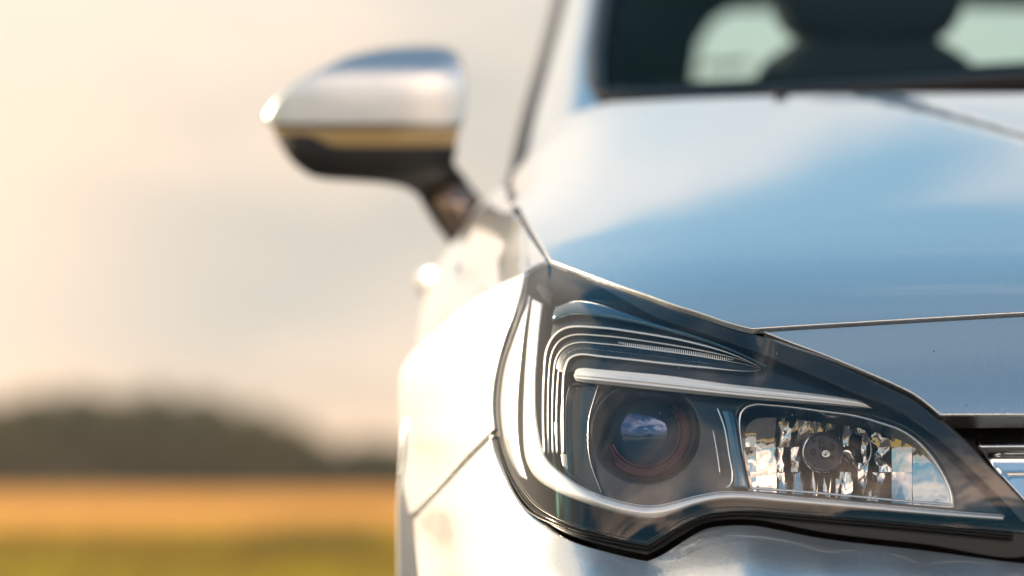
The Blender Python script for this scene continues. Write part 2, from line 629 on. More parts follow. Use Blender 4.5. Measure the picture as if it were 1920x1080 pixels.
for k_, v_ in (('Thin Film Thickness', 420.0), ('Thin Film IOR', 1.6)):
    try: M['bezel_blue'].node_tree.nodes['Principled BSDF'].inputs[k_].default_value = v_
    except Exception: pass
M['housing'] = pbr('headlamp_housing', (.008, .020, .032), .30, .2)
M['projector'] = pbr('coated_projector_glass', (.05, .10, .16), .05, .35, coat=1.0, ior=1.9)
try: M['projector'].node_tree.nodes['Principled BSDF'].inputs['Thin Film Thickness'].default_value = 330.0
except Exception: pass
M['collar'] = pbr('rose_coated_collar', (.62, .26, .30), .22, .75, coat=1.0)
M['bulb_cap'] = pbr('grey_bulb_cap', (.05, .055, .075), .32, .3)
M['lens'] = clear('clear_polycarbonate', (1, 1, 1), 1.58, 1.1, 0.0, True)
M['windscreen'] = clear('tinted_windscreen', (.78, .97, .94), 1.12, .25)
M['glass'] = clear('tinted_window_glass', (.93, 1.0, .97), 1.45, 1.0)
M['trim'] = pbr('charcoal_interior_trim', (.006, .008, .010), .9)
M['trim_teal'] = pbr('grey_pillar_trim', (.07, .20, .24), .8)
M['seat'] = pbr('dark_seat_fabric', (.008, .010, .013), .9, bump=(300, .4, .001))
M['tyre'] = pbr('tyre_rubber', (.015, .015, .015), .7)
M['alloy'] = pbr('alloy_wheel', (.45, .46, .48), .3, .9)
M['frit'] = pbr('printed_glass_border', (.003, .004, .005), 1.0)
M['frit'].node_tree.nodes['Principled BSDF'].inputs['Specular IOR Level'].default_value = .05
M['foot'] = pbr('mirror_foot_reflection_brown', (.30, .23, .19), .18, .6, coat=.6)  # brown base colour imitates the wing reflected in black gloss
M['amber'] = pbr('indicator_lens', (.55, .38, .16), .12, .1, coat=1.0)

# ------------------------------------------------------------------ the car
XC = 0.79                                        # centre line of the car


def tag(o, label, cat, group=None, kind=None):
    if label: o['label'] = label
    if cat: o['category'] = cat
    if group: o['group'] = group
    if kind: o['kind'] = kind
    return o


def rename(o, label):
    o['label'] = label
    return o


car = bpy.data.objects.new('car', None)
C.objects.link(car)
car.location = (XC, 2.0, 0.0)
tag(car, 'silver hatchback seen close on its headlight corner, parked on the lane before the fields', 'car')


def sstep(x):
    x = np.clip(x, 0, 1)
    return x * x * (3 - 2 * x)


def hood_h(x, y):
    u = np.abs(x - XC)
    c = .827 + .257 * y - .0110 * y * y + .030 * (1 - np.exp(-np.clip(y, -.05, 9) / .09))
    c = np.where(y < -.05, c - (y + .05) ** 2 * 6, c)
    kc = .022 + .045 * sstep(y / 1.2)
    r = c - kc * (u * u - .1156)
    xe = XC - u                                     # distance from the left edge, mirrored
    r = r - .014 * np.clip((.20 - xe) / .20, 0, 2) ** 2.0
    e = .062 * sstep((y - .35) / .95)
    r = r - e * np.clip((.10 - xe) / .10, 0, 2) ** 2.0
    xl = .545 - (y - .75) * .34
    r = r - .0035 * sstep((xe - xl) / .05)          # the pressed line of the bonnet
    return r


def hoodF(p): return p[:, 2] - hood_h(p[:, 0], p[:, 1])


def hood_s(P, off=0.0):
    q = hit(P, hoodF, -.35, 1.6)
    return q if not off else at(P, q[:, 1] + off)


def xz_to_px(p):
    d = np.asarray(p, float) - CAM
    f = d @ FWD
    return np.stack([960 + FPX * d[:, 0] / f, 540 - FPX * (d @ UPV) / f], 1)


XR = 960 + FPX * XC / 3.2                           # photo column of the centre line at the nose (outside the frame)

hood_gap = [(966, 383), (985, 415), (1000, 440), (1014, 463), (1028, 488)]
hood_lamp = [(1028, 488), (1063, 501), (1110, 518), (1168, 539), (1215, 555), (1259, 571), (1310, 587), (1355, 603), (1385, 612), (1410, 618)]
hood_front = [(1410, 618), (1500, 612), (1600, 606), (1700, 600), (1920, 587), (2150, 578), (2400, 572), (2640, 570)]

# --- bonnet, built in plan (x, y) so both sides are alike
def plan(P, S): return S(np.asarray(P, float))[:, :2]


gapY = plan(cr(hood_gap, 10), hood_s)
lampY = plan(cr(hood_lamp, 10), hood_s)
fr_px = [p for p in cr(hood_front, 20)]
frY = plan(fr_px, hood_s)
left = np.vstack([gapY, lampY[1:], frY[1:]])
left = left[left[:, 0] < XC - .01]
back_l = np.array([(XC - .0, 1.13), (.60, 1.145), (.40, 1.18), (.22, 1.225), (.12, 1.27), (.05, 1.27), (.0, 1.23), (-.006, 1.1), (-.005, .9), (-.004, .7), (-.002, .55)])
half = np.vstack([back_l, left])
mir = half[::-1].copy(); mir[:, 0] = 2 * XC - mir[:, 0]
full = np.vstack([half, mir[:-1]])


def hood_xy(P, off=0.0):
    P = np.atleast_2d(P)
    return np.stack([P[:, 0], P[:, 1], hood_h(P[:, 0], P[:, 1])], 1)


hood = panel('hood', full, hood_xy, M['paint'], car, grid=.022, bev=.0016, depth=.004, gap=.0014, toward=(0, 0, 1))

# --- depth of the lamp face and of the nose, from the edge of the bonnet down
def hy(p): return float(hood_s([p])[0, 1])


class LampDepth:
    """the lamp face: a fairly flat front that sweeps round the corner to the left and rolls back along its top edge"""
    def __init__(s):
        X = np.array([780, 820, 860, 900, 925, 960, 1000, 1040, 1080, 1120, 1160, 1200, 1240, 1280, 1320, 1360, 1400, 1480, 1547, 1617, 1700, 1800, 1920, 2050.])
        A = np.array([.57, .465, .37, .283, .232, .168, .108, .071, .047, .033, .0225, .0140, .0065, -.0005, -.0065, -.0120, -.0168, -.0270, -.0345, -.0410, -.0475, -.0535, -.0590, -.0640])
        T = np.linspace(780, 2050, 600); Yv = np.interp(T, X, A)
        k = np.hanning(31); k /= k.sum()
        pad = np.concatenate([Yv[0] + (Yv[1] - Yv[0]) * np.arange(-15, 0), Yv, Yv[-1] + (Yv[-1] - Yv[-2]) * np.arange(1, 16)])
        s.t = T; s.v = np.convolve(pad, k, 'valid')
        s.p = np.polynomial.Chebyshev.fit(T, s.v, 14)
        px = np.array([p[0] for p in hood_lamp], float); py = np.array([p[1] for p in hood_lamp], float)
        yy = np.array([hy(p) + .005 for p in hood_lamp])
        d = yy - s.flat(np.stack([px, py], 1))
        gx = np.concatenate([[780, 900, 945, 985], px, [1440, 1500, 2050]])
        gd = np.concatenate([[0, .0, .018, .05], np.maximum(d, 0), [0, 0, 0]])
        T2 = np.linspace(780, 2050, 500); G = np.interp(T2, gx, gd)
        k = np.hanning(17); k /= k.sum()
        s.t2 = T2; s.g = np.convolve(np.pad(G, 8, mode='edge'), k, 'valid')
        s.tx = np.concatenate([[780, 985], px, [2050]]); s.ty = np.concatenate([[512, 508], py, [900]])

    def flat(s, P):
        x = np.clip(P[:, 0], 780, 2050); v = P[:, 1] - 600
        return s.p(x) - (.00022 + .00007 * sstep((1300 - x) / 300)) * v + 2.0e-7 * v ** 2

    def y(s, P):
        P = np.atleast_2d(np.asarray(P, float))
        x = np.clip(P[:, 0], 780, 2050)
        g = np.interp(x, s.t2, s.g); top = np.interp(x, s.tx, s.ty)
        q = np.clip(P[:, 1] - top, -30, 2000) / 52.0
        return s.flat(P) + g * np.exp(-np.clip(q, 0, 50) ** 1.3) * np.where(q < 0, 1 - q * .9, 1)

    def __call__(s, P, off=0.0):
        return at(P, s.y(P) + off)


LAMP = LampDepth()

nose_top = [(1425, 621), (1477, 641.5), (1547, 667.5), (1617, 696.5), (1675, 722), (1713, 741), (1740, 761), (1762, 780)]


def mirror_xy(pts):  # world-plane mirror for outlines that cross the centre line
    return pts


# --- panel between bonnet and grille (world x, z; depth from a gentle bow)
_fo = np.argsort(frY[:, 0])
_fx = frY[_fo][:, 0]; _fy = frY[_fo][:, 1]
_fpoly = np.polynomial.Polynomial.fit(np.concatenate([_fx, 2 * XC - _fx]), np.concatenate([_fy, _fy]), 8)
_fxs = frY[:, 0]; _fz = hood_h(frY[:, 0], frY[:, 1])
_zpoly = np.polynomial.Polynomial.fit(np.concatenate([_fxs, 2 * XC - _fxs]), np.concatenate([_fz, _fz]), 8)


def front_y(x, z):
    """the face below the bonnet: rolls over from the bonnet edge into a steeper front"""
    x = np.clip(x, .12, 2 * XC - .12)
    s = np.clip(_zpoly(x) - z, -.02, .30)
    return _fpoly(x) - .0005 - np.where(s < .14, 1.10 * s - 3.2 * s * s, 1.10 * .14 - 3.2 * .0196 + .2 * (s - .14))


def frontF(p): return -(p[:, 1] - front_y(p[:, 0], p[:, 2]))


def front_s(P, off=0.0):
    q = hit(P, frontF, -.4, .4)
    return at(P, q[:, 1] + off)


def front_xz(P, off=0.0):
    P = np.atleast_2d(P)
    return np.stack([P[:, 0], front_y(P[:, 0], P[:, 1]) + off, P[:, 1]], 1)


def px_to_xz(pts, surf, ds=12):
    q = surf(np.array(cr(pts, ds)))
    return q[:, [0, 2]]


def sym(pts):
    """closed outline from a left-hand open line in (x, z) mirrored over the centre line"""
    p = pts[pts[:, 0] < XC - .004]
    m = p[::-1].copy(); m[:, 0] = 2 * XC - m[:, 0]
    return np.vstack([p, m])


ft = px_to_xz([(2640, 573), (2400, 575), (2150, 581.5), (1920, 591), (1700, 603.5), (1600, 609.5), (1500, 615.5), (1425, 620.5)], front_s)
fl = px_to_xz(nose_top, front_s)
fb = px_to_xz([(1762, 780), (1840, 780), (1920, 780), (2150, 782), (2400, 785), (2640, 786)], front_s)
outline = np.vstack([ft, fl[1:], fb[1:]])


def sym_closed(top, side, bottom):
    """top runs centre -> left, side down, bottom left -> centre; mirrored into a closed loop"""
    a = np.vstack([top, side[1:], bottom[1:]])
    a = a[a[:, 0] < XC - .004]
    m = a[::-1].copy(); m[:, 0] = 2 * XC - m[:, 0]
    return np.vstack([a, m])


fascia = panel('grille_surround', sym_closed(ft, fl, fb), front_xz, M['paint'], car, grid=.02, bev=.0018, depth=.02, gap=.0003, toward=(0, -1, 0))
rename(fascia, 'silver strip of bodywork between the bonnet seam and the grille')

# --- grille: dark opening, slats and the bright winged bar
gb = lambda z, dy=0: None
grl = bpy.data.objects.new('grille', bpy.data.meshes.new('grille'))
bpy.data.objects.remove(grl)


def yoff(off): return lambda P: front_xz(P, off)


def W1(px, py, surf=front_s): return surf([(px, py)])[0]


gp = np.array([W1(1775, 783)[[0, 2]], W1(1812, 822)[[0, 2]], W1(1860, 872)[[0, 2]], W1(1900, 920)[[0, 2]], W1(1960, 985)[[0, 2]], W1(2060, 1010)[[0, 2]], W1(2300, 1020)[[0, 2]], (XC - .005, W1(2640, 1025)[2])])
gt = np.array([(XC - .005, W1(2640, 783)[2]), W1(2300, 783)[[0, 2]], W1(1775, 783)[[0, 2]]])
gl_ = sym_closed(gt, gp, np.array([gp[-1], (XC - .004, gp[-1][1])]))
grille = panel('grille', gl_, lambda P: front_xz(P, .060), M['black'], car, grid=.03, depth=.0, toward=(0, -1, 0))
# winged bar
def bar_outline(off_px, x_in):
    pass


barpx_top = [(2640, 833), (2300, 834), (1920, 835), (1834, 835.5)]
barpx_side = [(1834, 835.5), (1850, 852), (1880, 888), (1920, 934), (1960, 980)]
barpx_bot = [(1960, 980), (2000, 990), (2300, 1000), (2640, 1004)]
bt = px_to_xz(barpx_top, front_s); bs = px_to_xz(barpx_side, front_s); bb = px_to_xz(barpx_bot, front_s)


def bar_s(P):
    P = np.atleast_2d(P)
    z0 = W1(1920, 852)[2]
    zt = np.array(P[:, 1]) - z0
    q = front_xz(P, .0)
    q[:, 1] = -.105 + .03 * ((P[:, 0] - XC) / .6) ** 2 + .022 + np.where(zt > 0, -zt * .35, -zt * 0 + .010 * sstep(-zt / .004)) - np.clip(-zt, 0, 1) * .35
    q[:, 1] -= .006 * sstep((-zt - .0135) / .004)
    return q


bar = panel('grille_bar', sym_closed(bt, bs, bb), bar_s, M['chrome'], grille, grid=.004, bev=.0016, depth=.02, toward=(0, -1, 0.3))
bar['label'] = 'broad bright bar across the grille with raised edges'

# --- seal and black border round the headlight lens
lens_outer = loop(
    [(1029, 491), (1063, 504), (1110, 521), (1168, 542), (1215, 558), (1259, 574), (1310, 590), (1355, 606), (1407, 624), (1477, 648), (1547, 674), (1617, 704), (1675, 731), (1713, 750), (1760, 787), (1812, 832), (1856, 878), (1885, 906), (1925, 950), (1950, 985), (1958, 1002)],
    [(1958, 1002), (1920, 999), (1800, 989), (1652, 976), (1560, 968), (1477, 962), (1420, 957), (1367, 959), (1320, 966), (1279, 984), (1244, 1004), (1215, 1021)],
    [(1215, 1021), (1180, 1015), (1133, 1003), (1090, 992), (1046, 974), (1002, 944), (975, 912), (950, 868), (936, 823), (930, 780), (930, 740), (938, 685), (952, 640), (966, 600), (980, 560), (986, 520), (993, 509)],
    [(993, 509), (1010, 499), (1029, 491)])
seal_outer = loop(
    [(1027, 488), (1063, 501), (1110, 518), (1168, 539), (1215, 555), (1259, 571), (1310, 587), (1355, 603), (1407, 619), (1440, 627), (1477, 642), (1547, 668), (1617, 697), (1675, 723), (1713, 742), (1762, 781), (1812, 826), (1856, 873), (1885, 900), (1925, 944), (1956, 980), (1968, 1010)],
    [(1968, 1010), (1920, 1045), (1733, 1022), (1547, 1000), (1454, 982), (1420, 976), (1367, 975), (1320, 982), (1279, 1004), (1235, 1031), (1213, 1042)],
    [(1213, 1042), (1180, 1035), (1133, 1024), (1090, 1012), (1046, 994), (996, 959), (967, 922), (938, 863), (928, 823), (924, 780), (924, 740), (932, 685), (946, 638), (961, 598), (975, 558), (982, 520), (990, 506)],
    [(990, 506), (1010, 495), (1027, 488)])
headlight = panel('headlight', seal_outer, lambda P: LAMP(P, .014), M['rubber'], car, holes=[inset(lens_outer, 6)], grid=9, bev=.0012, depth=.05)
headlight['label'] = 'clear headlight with bright blades, projector and faceted reflector, in a black rubber surround'
lens = panel('lens', lens_outer, lambda P: LAMP(P, .0), M['lens'], headlight, grid=8)

# the clear band outside the bright blade ends in three fine black lips
def off_line(pts, k):
    P = np.array(cr(pts, 6)); T = np.gradient(P, axis=0); T /= np.linalg.norm(T, axis=1)[:, None]
    return P + np.stack([-T[:, 1], T[:, 0]], 1) * k


lip1 = [(940, 820), (952, 868), (978, 915), (1004, 947), (1046, 973), (1090, 990), (1133, 1000), (1180, 1010), (1215, 1016), (1244, 999), (1279, 976), (1320, 958), (1367, 951), (1420, 952), (1477, 957), (1652, 972), (1800, 986), (1900, 996)]
L1 = loop(lip1[:9], lip1[8:])


def open_line(*segs, ds=5):
    o = []
    for s in segs:
        q = cr(s, ds)
        if o: q = q[1:]
        o += q
    return np.array(o)


for k, (dyp, r) in enumerate(((0, .0011), (7, .0013), (13, .0012))):
    P = open_line([(x - (1 if i < 4 else 0) * dyp * .8, y + (0 if i < 2 else dyp)) for i, (x, y) in enumerate(lip1[:9])],
                  [(x, y + dyp) for (x, y) in lip1[8:]])
    tube('seal_lip', LAMP(P, .001 + .003 * k), r, M['rubber'] if k != 1 else M['black_gloss'], headlight, seg=8)
    # satin edge that catches the sky
top_band = panel('border', loop(
    [(1060, 504), (1110, 522), (1168, 543), (1215, 559), (1259, 575), (1310, 591), (1355, 607), (1407, 626), (1477, 651), (1547, 677), (1617, 707), (1675, 734), (1713, 753), (1760, 790), (1812, 835), (1856, 881), (1885, 909), (1925, 953), (1950, 990)],
    [(1950, 990), (1925, 985), (1890, 950), (1840, 900), (1790, 850), (1740, 805), (1690, 773), (1640, 750), (1564, 719), (1477, 684), (1410, 656), (1360, 637), (1290, 613), (1227, 592), (1171, 563), (1110, 530), (1060, 504)]),
    lambda P: LAMP(P, .004), M['black_gloss'], headlight, grid=9, bev=.0008, depth=.003)

# --- inside of the headlight
housing = panel('housing', inset(lens_outer, 1), lambda P: LAMP(P, .165), M['housing'], headlight, grid=16)
wall = panel('housing_wall', inset(lens_outer, 1), lambda P: LAMP(P, .010), M['housing'], headlight, holes=[inset(lens_outer, 4)], grid=10, depth=.16)

proj_c = (1211, 812)


def circ(cx, cy, rx, ry=None, n=48, rot=0):
    ry = ry or rx
    a = np.linspace(0, 2 * np.pi, n, endpoint=False)
    return np.stack([cx + rx * np.cos(a), cy + ry * np.sin(a)], 1)


refl_out = loop(
    [(1404, 916), (1396, 880), (1388, 830), (1385, 795), (1388, 775), (1400, 762), (1420, 757)],
    [(1420, 757), (1480, 762), (1540, 770), (1600, 778), (1645, 790), (1690, 806), (1722, 828), (1751, 861), (1773, 898), (1784, 928), (1786, 948)],
    [(1786, 948), (1700, 941), (1605, 932), (1506, 923), (1404, 916)])
bez_out = loop(
    [(1075, 712), (1104, 717), (1221, 731), (1320, 741), (1418, 750), (1535, 759), (1636, 767), (1690, 773), (1740, 803), (1790, 850), (1840, 900), (1888, 950), (1900, 968)],
    [(1900, 968), (1797, 962), (1652, 949), (1506, 936), (1420, 929), (1350, 928), (1308, 935), (1250, 950), (1215, 954), (1162, 944), (1104, 924), (1070, 905), (1052, 880), (1044, 830), (1046, 760), (1056, 722), (1075, 712)])
bezel = panel('bezel', bez_out, lambda P: LAMP(P, .030), M['bezel'], headlight, holes=[circ(1211, 812, 100, 92), inset(refl_out, -3)], grid=10, bev=.003, depth=.035)
upper_bez = panel('upper_bezel', loop(
    [(1036, 600), (1063, 575), (1110, 560), (1171, 572), (1227, 600), (1300, 624), (1360, 645), (1477, 692), (1564, 727), (1640, 760), (1690, 790)],
    [(1690, 790), (1636, 762), (1579, 748), (1477, 736), (1360, 724), (1250, 708), (1087, 694), (1060, 700), (1040, 690), (1030, 650), (1036, 600)]),
    lambda P: LAMP(P, .026), M['bezel'], headlight, grid=9, bev=.001, depth=.03)

# upper coloured shoulder over the indicator
blade('film_strip', [(1040, 575), (1080, 562), (1125, 566), (1171, 580), (1240, 603), (1310, 626), (1380, 654), (1440, 684)],
      [(1034, 606), (1070, 592), (1125, 596), (1192, 608), (1260, 625), (1330, 645), (1390, 668), (1436, 690)], LAMP, M['bezel_blue'], headlight, off=.022, bulge=.010, n=80)

# indicator: nested bright fins that run up the side, bend and meet at the tip
fins = [
    ([(1020, 850), (1018, 780), (1020, 700), (1025, 655), (1040, 628), (1064, 614), (1122, 614), (1192, 623), (1279, 638), (1355, 658), (1405, 678), (1428, 691)], 2.3, .018),
    ([(1028, 850), (1027, 780), (1029, 700), (1034, 664), (1046, 642), (1070, 629), (1133, 630), (1221, 641), (1300, 654), (1365, 668), (1408, 681), (1428, 692)], 1.8, .024),
    ([(1036, 850), (1035, 780), (1038, 700), (1042, 674), (1055, 654), (1080, 643), (1133, 645), (1221, 655), (1300, 666), (1365, 677), (1408, 686), (1427, 693)], 1.8, .028),
    ([(1044, 850), (1043, 780), (1046, 710), (1050, 686), (1062, 664), (1086, 653), (1133, 657), (1192, 664), (1280, 675), (1350, 684), (1400, 690), (1426, 694)], 1.8, .030),
    ([(1056, 850), (1055, 780), (1056, 715), (1059, 692), (1068, 672), (1086, 665), (1133, 669), (1190, 675), (1250, 682), (1330, 690), (1396, 696), (1425, 695)], 2.4, .024)]
for pts, hw, off in fins:
    P = np.array(resample(pts, 110))
    T = np.gradient(P, axis=0); T /= np.linalg.norm(T, axis=1)[:, None]
    N2 = np.stack([-T[:, 1], T[:, 0]], 1)
    tp = np.minimum(1, np.linspace(5, .1, 110))[:, None] * hw
    blade('indicator_fin', [tuple(q) for q in (P + N2 * tp)[::3]] + [tuple((P + N2 * tp)[-1])], [tuple(q) for q in (P - N2 * tp)[::3]] + [tuple((P - N2 * tp)[-1])], LAMP, M['silver'], headlight, off=off, bulge=.004, n=110, m=7, back=.012)
# teeth of the light guide, a comb of fine ribs in two rows
def teeth(a, b, n, hgt, off):
    V = []; F = []
    P = resample(a, n * 2)
    for i in range(n):
        x0, y0 = P[2 * i]; x1 = x0 + 1.8
        h = hgt * min(1, (i + 4) / 14) * min(1, (n - i + 2) / 10)
        q = np.array([(x0, y0), (x1, y0 + .2), (x1, y0 + h), (x0, y0 + h)])
        f = LAMP(q, off - .0016); bk = LAMP(q, off + .003)
        k = len(V); V += list(f) + list(bk)
        F += [(k, k + 1, k + 2, k + 3), (k, k + 4, k + 5, k + 1), (k + 1, k + 5, k + 6, k + 2), (k + 2, k + 6, k + 7, k + 3), (k + 3, k + 7, k + 4, k)]
    o = mesh_obj('light_guide_ribs', V, F, M['drl'], headlight, smooth=False); fix_normals(o)
    o['kind'] = 'stuff'
    return o


teeth([(1160, 641), (1240, 651), (1320, 662), (1375, 673)], None, 56, 8.5, .026)
teeth([(1175, 656), (1250, 667), (1330, 677), (1390, 686)], None, 54, 7.5, .028)

# upper running-light bar
blade('running_light', [(1076, 703), (1080, 693), (1090, 690), (1130, 693), (1250, 704), (1360, 719), (1477, 732), (1579, 745), (1617, 753), (1636, 766)],
      [(1076, 705), (1079, 713), (1092, 717), (1130, 721), (1221, 731), (1320, 741), (1418, 750), (1535, 759), (1600, 764), (1636, 766.5)], LAMP, M['drl'], headlight, off=.020, bulge=.009, n=120, m=25, back=.01, grooves=4, gd=.0006)

# big sweeping lower blade
bo = [(998, 560), (989, 640), (983, 720), (981, 794), (986, 861), (1005, 896), (1040, 920), (1104, 946), (1162, 964), (1206, 973), (1244, 970), (1294, 952), (1337, 941), (1380, 938), (1454, 943), (1564, 952), (1739, 967), (1879, 977)]
bi = [(1018, 570), (1010, 640), (1004, 720), (1008, 800), (1024, 858), (1057, 890), (1104, 920), (1162, 941), (1215, 950), (1250, 946), (1308, 931), (1349, 924), (1396, 924), (1440, 928), (1506, 935), (1652, 948), (1797, 961), (1884, 967)]
blade('lower_blade', bo, bi, LAMP, M['silver'], headlight, off=.016, bulge=.006, n=200, m=13, back=.014)
blade('blade_inner_strip', bi[4:], [(x - 2 * (i < 3), y - 3) for i, (x, y) in enumerate(bi[4:])], LAMP, M['mirror_soft'], headlight, off=.022, bulge=.001, n=140, m=5)  # thin brushed metal strip along the inner edge of the lower blade
# side wall of the reflector between fins and projector
sw = blade('side_reflector', [(1064, 884), (1060, 800), (1062, 745), (1068, 722)], [(1128, 925), (1106, 860), (1104, 790), (1122, 722)], LAMP, M['mirror_soft'], headlight, off=.024, bulge=-.030, n=50, m=33, grooves=5, gd=.0010)

blade('lens_edge_glare_strip', [(985, 552), (966, 608), (948, 660), (937, 710), (934, 760), (938, 812), (952, 858), (972, 893)], [(995, 556), (984, 620), (977, 680), (972, 740), (971, 790), (976, 850), (984, 880), (990, 900)], LAMP, M['silver'], headlight, off=.022, bulge=.004, n=60, m=13, back=.004)  # added silver strip standing in for the bright sky reflection at the lens edge
# projector
LN = np.array([-.12, -1, .10]); LN /= np.linalg.norm(LN)
pc = at([proj_c], float(LAMP.y([proj_c])[0]) + .080)[0]
print('PC', pc)
S1 = (pc[1] + 3.2) / FPX
lathe('projector_shroud', [(100 * S1, .035), (98 * S1, .036), (92 * S1, .030), (88 * S1, .010), (82 * S1, .0), (80 * S1, -.03)], pc, LN, M['bezel'], headlight, caps=False)
R = 84 * S1; R1 = 69 * S1
lathe('projector_collar', [(R, -.02), (R, .004), (R * .97, .0065), (R * .88, .0085), (R1 * 1.03, .0095), (R1, .0085), (R1, .0)], pc, LN, M['collar'], headlight, sharp_ang=60, caps=False)
dome = [(R1 * math.sin(a), .004 + .016 * math.cos(a)) for a in np.linspace(math.pi / 2, .02, 16)]
pr = lathe('projector_lens', [(R1, -.02)] + dome, pc + np.array([0, 0, .0]), LN, M['projector'], headlight, sharp_ang=60)
lathe('projector_ring', [(R + .0022, -.004), (R + .0026, .006), (R + .0012, .0085), (R - .0004, .006), (R - .0004, -.004)], pc, LN, M['black_gloss'], headlight, caps=False)

# upright divider between the two chambers
blade('divider', [(1349, 770), (1358, 800), (1366, 852), (1372, 893), (1370, 912)], [(1378, 770), (1384, 800), (1393, 852), (1404, 900), (1408, 916)], LAMP, M['bezel_blue'], headlight, off=.022, bulge=.006, n=40)
tube('divider_edge', LAMP(np.array(cr([(1345, 765), (1358, 800), (1367, 852), (1373, 890), (1370, 908), (1362, 914)], 4)), .018), .0007, M['chrome'], headlight)
tube('divider_edge', LAMP(np.array(cr([(1337, 806), (1344, 845), (1350, 888)], 4)), .022), .0005, M['chrome'], headlight)

# faceted reflector
cx_b = 1545
xs = [1380, 1418, 1456, 1483, 1519, 1543, 1567, 1602, 1634, 1672, 1710, 1752, 1796]
V = []; F = []; NRM = []


def bowl_y(P):
    u = (P[:, 0] - cx_b) / 240.0; v = (P[:, 1] - 850) / 110.0
    return .055 - .030 * np.clip(u * u, 0, 1.2) - .010 * np.clip(v * v, 0, 1.3)


refl_parts = []
for i in range(len(xs) - 1):
    x0, x1 = xs[i], xs[i + 1]
    rows = [748, 790, 838, 885, 956]
    if i % 3 == 1: rows = [748, 812, 868, 956]
    for j in range(len(rows) - 1):
        y0, y1 = rows[j], rows[j + 1]
        n = 9
        uu, vv = np.meshgrid(np.linspace(0, 1, n), np.linspace(0, 1, n))
        P = np.stack([x0 + (x1 - x0) * uu.ravel(), y0 + (y1 - y0) * vv.ravel()], 1)
        cu = (uu.ravel() - .5) * 2; cv = (vv.ravel() - .5) * 2
        outer = x1 < 1460 or x0 > 1665
        amp = (rng.uniform(.0003, .0007) if outer else rng.uniform(.0014, .0030)) * (1 if rng.random() < .7 else -1)
        tx, ty = rng.uniform(-.0012, .0012), rng.uniform(-.0010, .0010)
        if outer: tx *= .5; ty *= .4
        dd = bowl_y(P) + amp * cu * cu + (.0002 if outer else .0006) * np.cos(cv * 2.6 + i) + tx * cu + ty * cv + (.00008 if outer else .0003) * np.sin(cu * 5 + cv * 4 + i)
        Q = LAMP(P, 0) ; Q = at(P, Q[:, 1] * .3 + dd + .004)
        ins = inside(P, inset(refl_out, -9))
        V = list(Q); F = []
        for a in range(n - 1):
            for b in range(n - 1):
                k = a * n + b
                f = (k, k + 1, k + n + 1, k + n)
                if any(ins[list(f)]): F.append(f)
        if F:
            refl_parts.append(mesh_obj('reflector_facet', V, F, M['mirror'], headlight))
tube('reflector_rim', LAMP(inset(refl_out, 1), .026), .0012, M['mirror_soft'], headlight, closed=True)

# bulb cap with its holder and screw
bc = at([(1543, 848)], .002)[0]
S2 = (bc[1] + 3.2) / FPX
BN = np.array([-.02, -1, .03])
lathe('bulb_cap', [(20 * S2, -.05), (34 * S2, -.04), (38.5 * S2, -.004), (38.5 * S2, .0), (37 * S2, .0022), (34.5 * S2, .0022), (34 * S2, .0004), (31.5 * S2, .0002), (31 * S2, .0012), (.001, .0016)], bc, BN, M['bulb_cap'], headlight)
rg = lathe('bulb_ring', [(36.5 * S2, .0), (38.6 * S2, .0005), (38.2 * S2, .0030), (36.4 * S2, .0034), (35.4 * S2, .0028), (35.4 * S2, .0)], bc, BN, M['chrome'], headlight)
sc = at([(1547.5, 850.5)], -.001)[0]
lathe('screw', [(9.5 * S2, -.004), (9.5 * S2, .0005), (8.2 * S2, .0016), (6.6 * S2, .0012), (6.2 * S2, .0002), (3.8 * S2, .0002), (3.4 * S2, .0018), (1.4 * S2, .0022), (1.2 * S2, .0006), (.0003, .0006)], sc, BN, M['chrome'], headlight)
for (qx, qy, r) in ((1524, 847, 5.5), (1559, 838, 6.5), (1526, 827, 2.5), (1528, 872, 2.0), (1560, 858, 4.0)):
    lathe('cap_stud', [(r * S2, -.003), (r * S2, .0014), (r * .6 * S2, .0019), (r * .5 * S2, .0006), (.0002, .0006)], at([(qx, qy)], .0005)[0], BN, M['rubber'], headlight, seg=24)
for (qx, qy, wq, hq) in ((1541, 825, 9, 9), (1543, 836, 13, 8)):
    p = at([(qx, qy)], -.0015)[0]
    boxm('cap_block', (p[0] - wq / 2 * S2, p[1] - .001, p[2] - hq / 2 * S2), (p[0] + wq / 2 * S2, p[1] + .003, p[2] + hq / 2 * S2), M['bulb_cap'] if hq == 9 else M['rubber'], headlight, bev=.0004)
blade('bulb_holder', [(1574, 838), (1582, 838), (1590, 835), (1599, 838), (1602, 850), (1604, 866), (1608, 878)],
      [(1574, 862), (1580, 858), (1586, 862), (1592, 868), (1597, 866), (1600, 872), (1606, 880)], lambda P, o=0: at(P, .008 + o), M['mirror'], headlight, off=0, bulge=.004, n=30, m=9)
tube('bulb_holder_edge', at(np.array(cr([(1603, 811), (1616, 816), (1628, 820), (1633, 836), (1632, 856), (1622, 872), (1610, 881), (1603, 866)], 3)), .012), .0010, M['mirror_soft'], headlight)

# --- bumper and wing in front of the wheel, in one flowing depth
side_pts = [(p[0] - 6, p[1] + 0, float(LAMP.y([p])[0]) + .008) for p in [(985, 512), (961, 598), (932, 685), (924, 740), (926, 800), (938, 863), (967, 922), (996, 959), (1046, 994), (1110, 1018)]]
def rel(l): return [(x, y, float(LAMP.y([(x, y)])[0]) + d) for x, y, d in l]


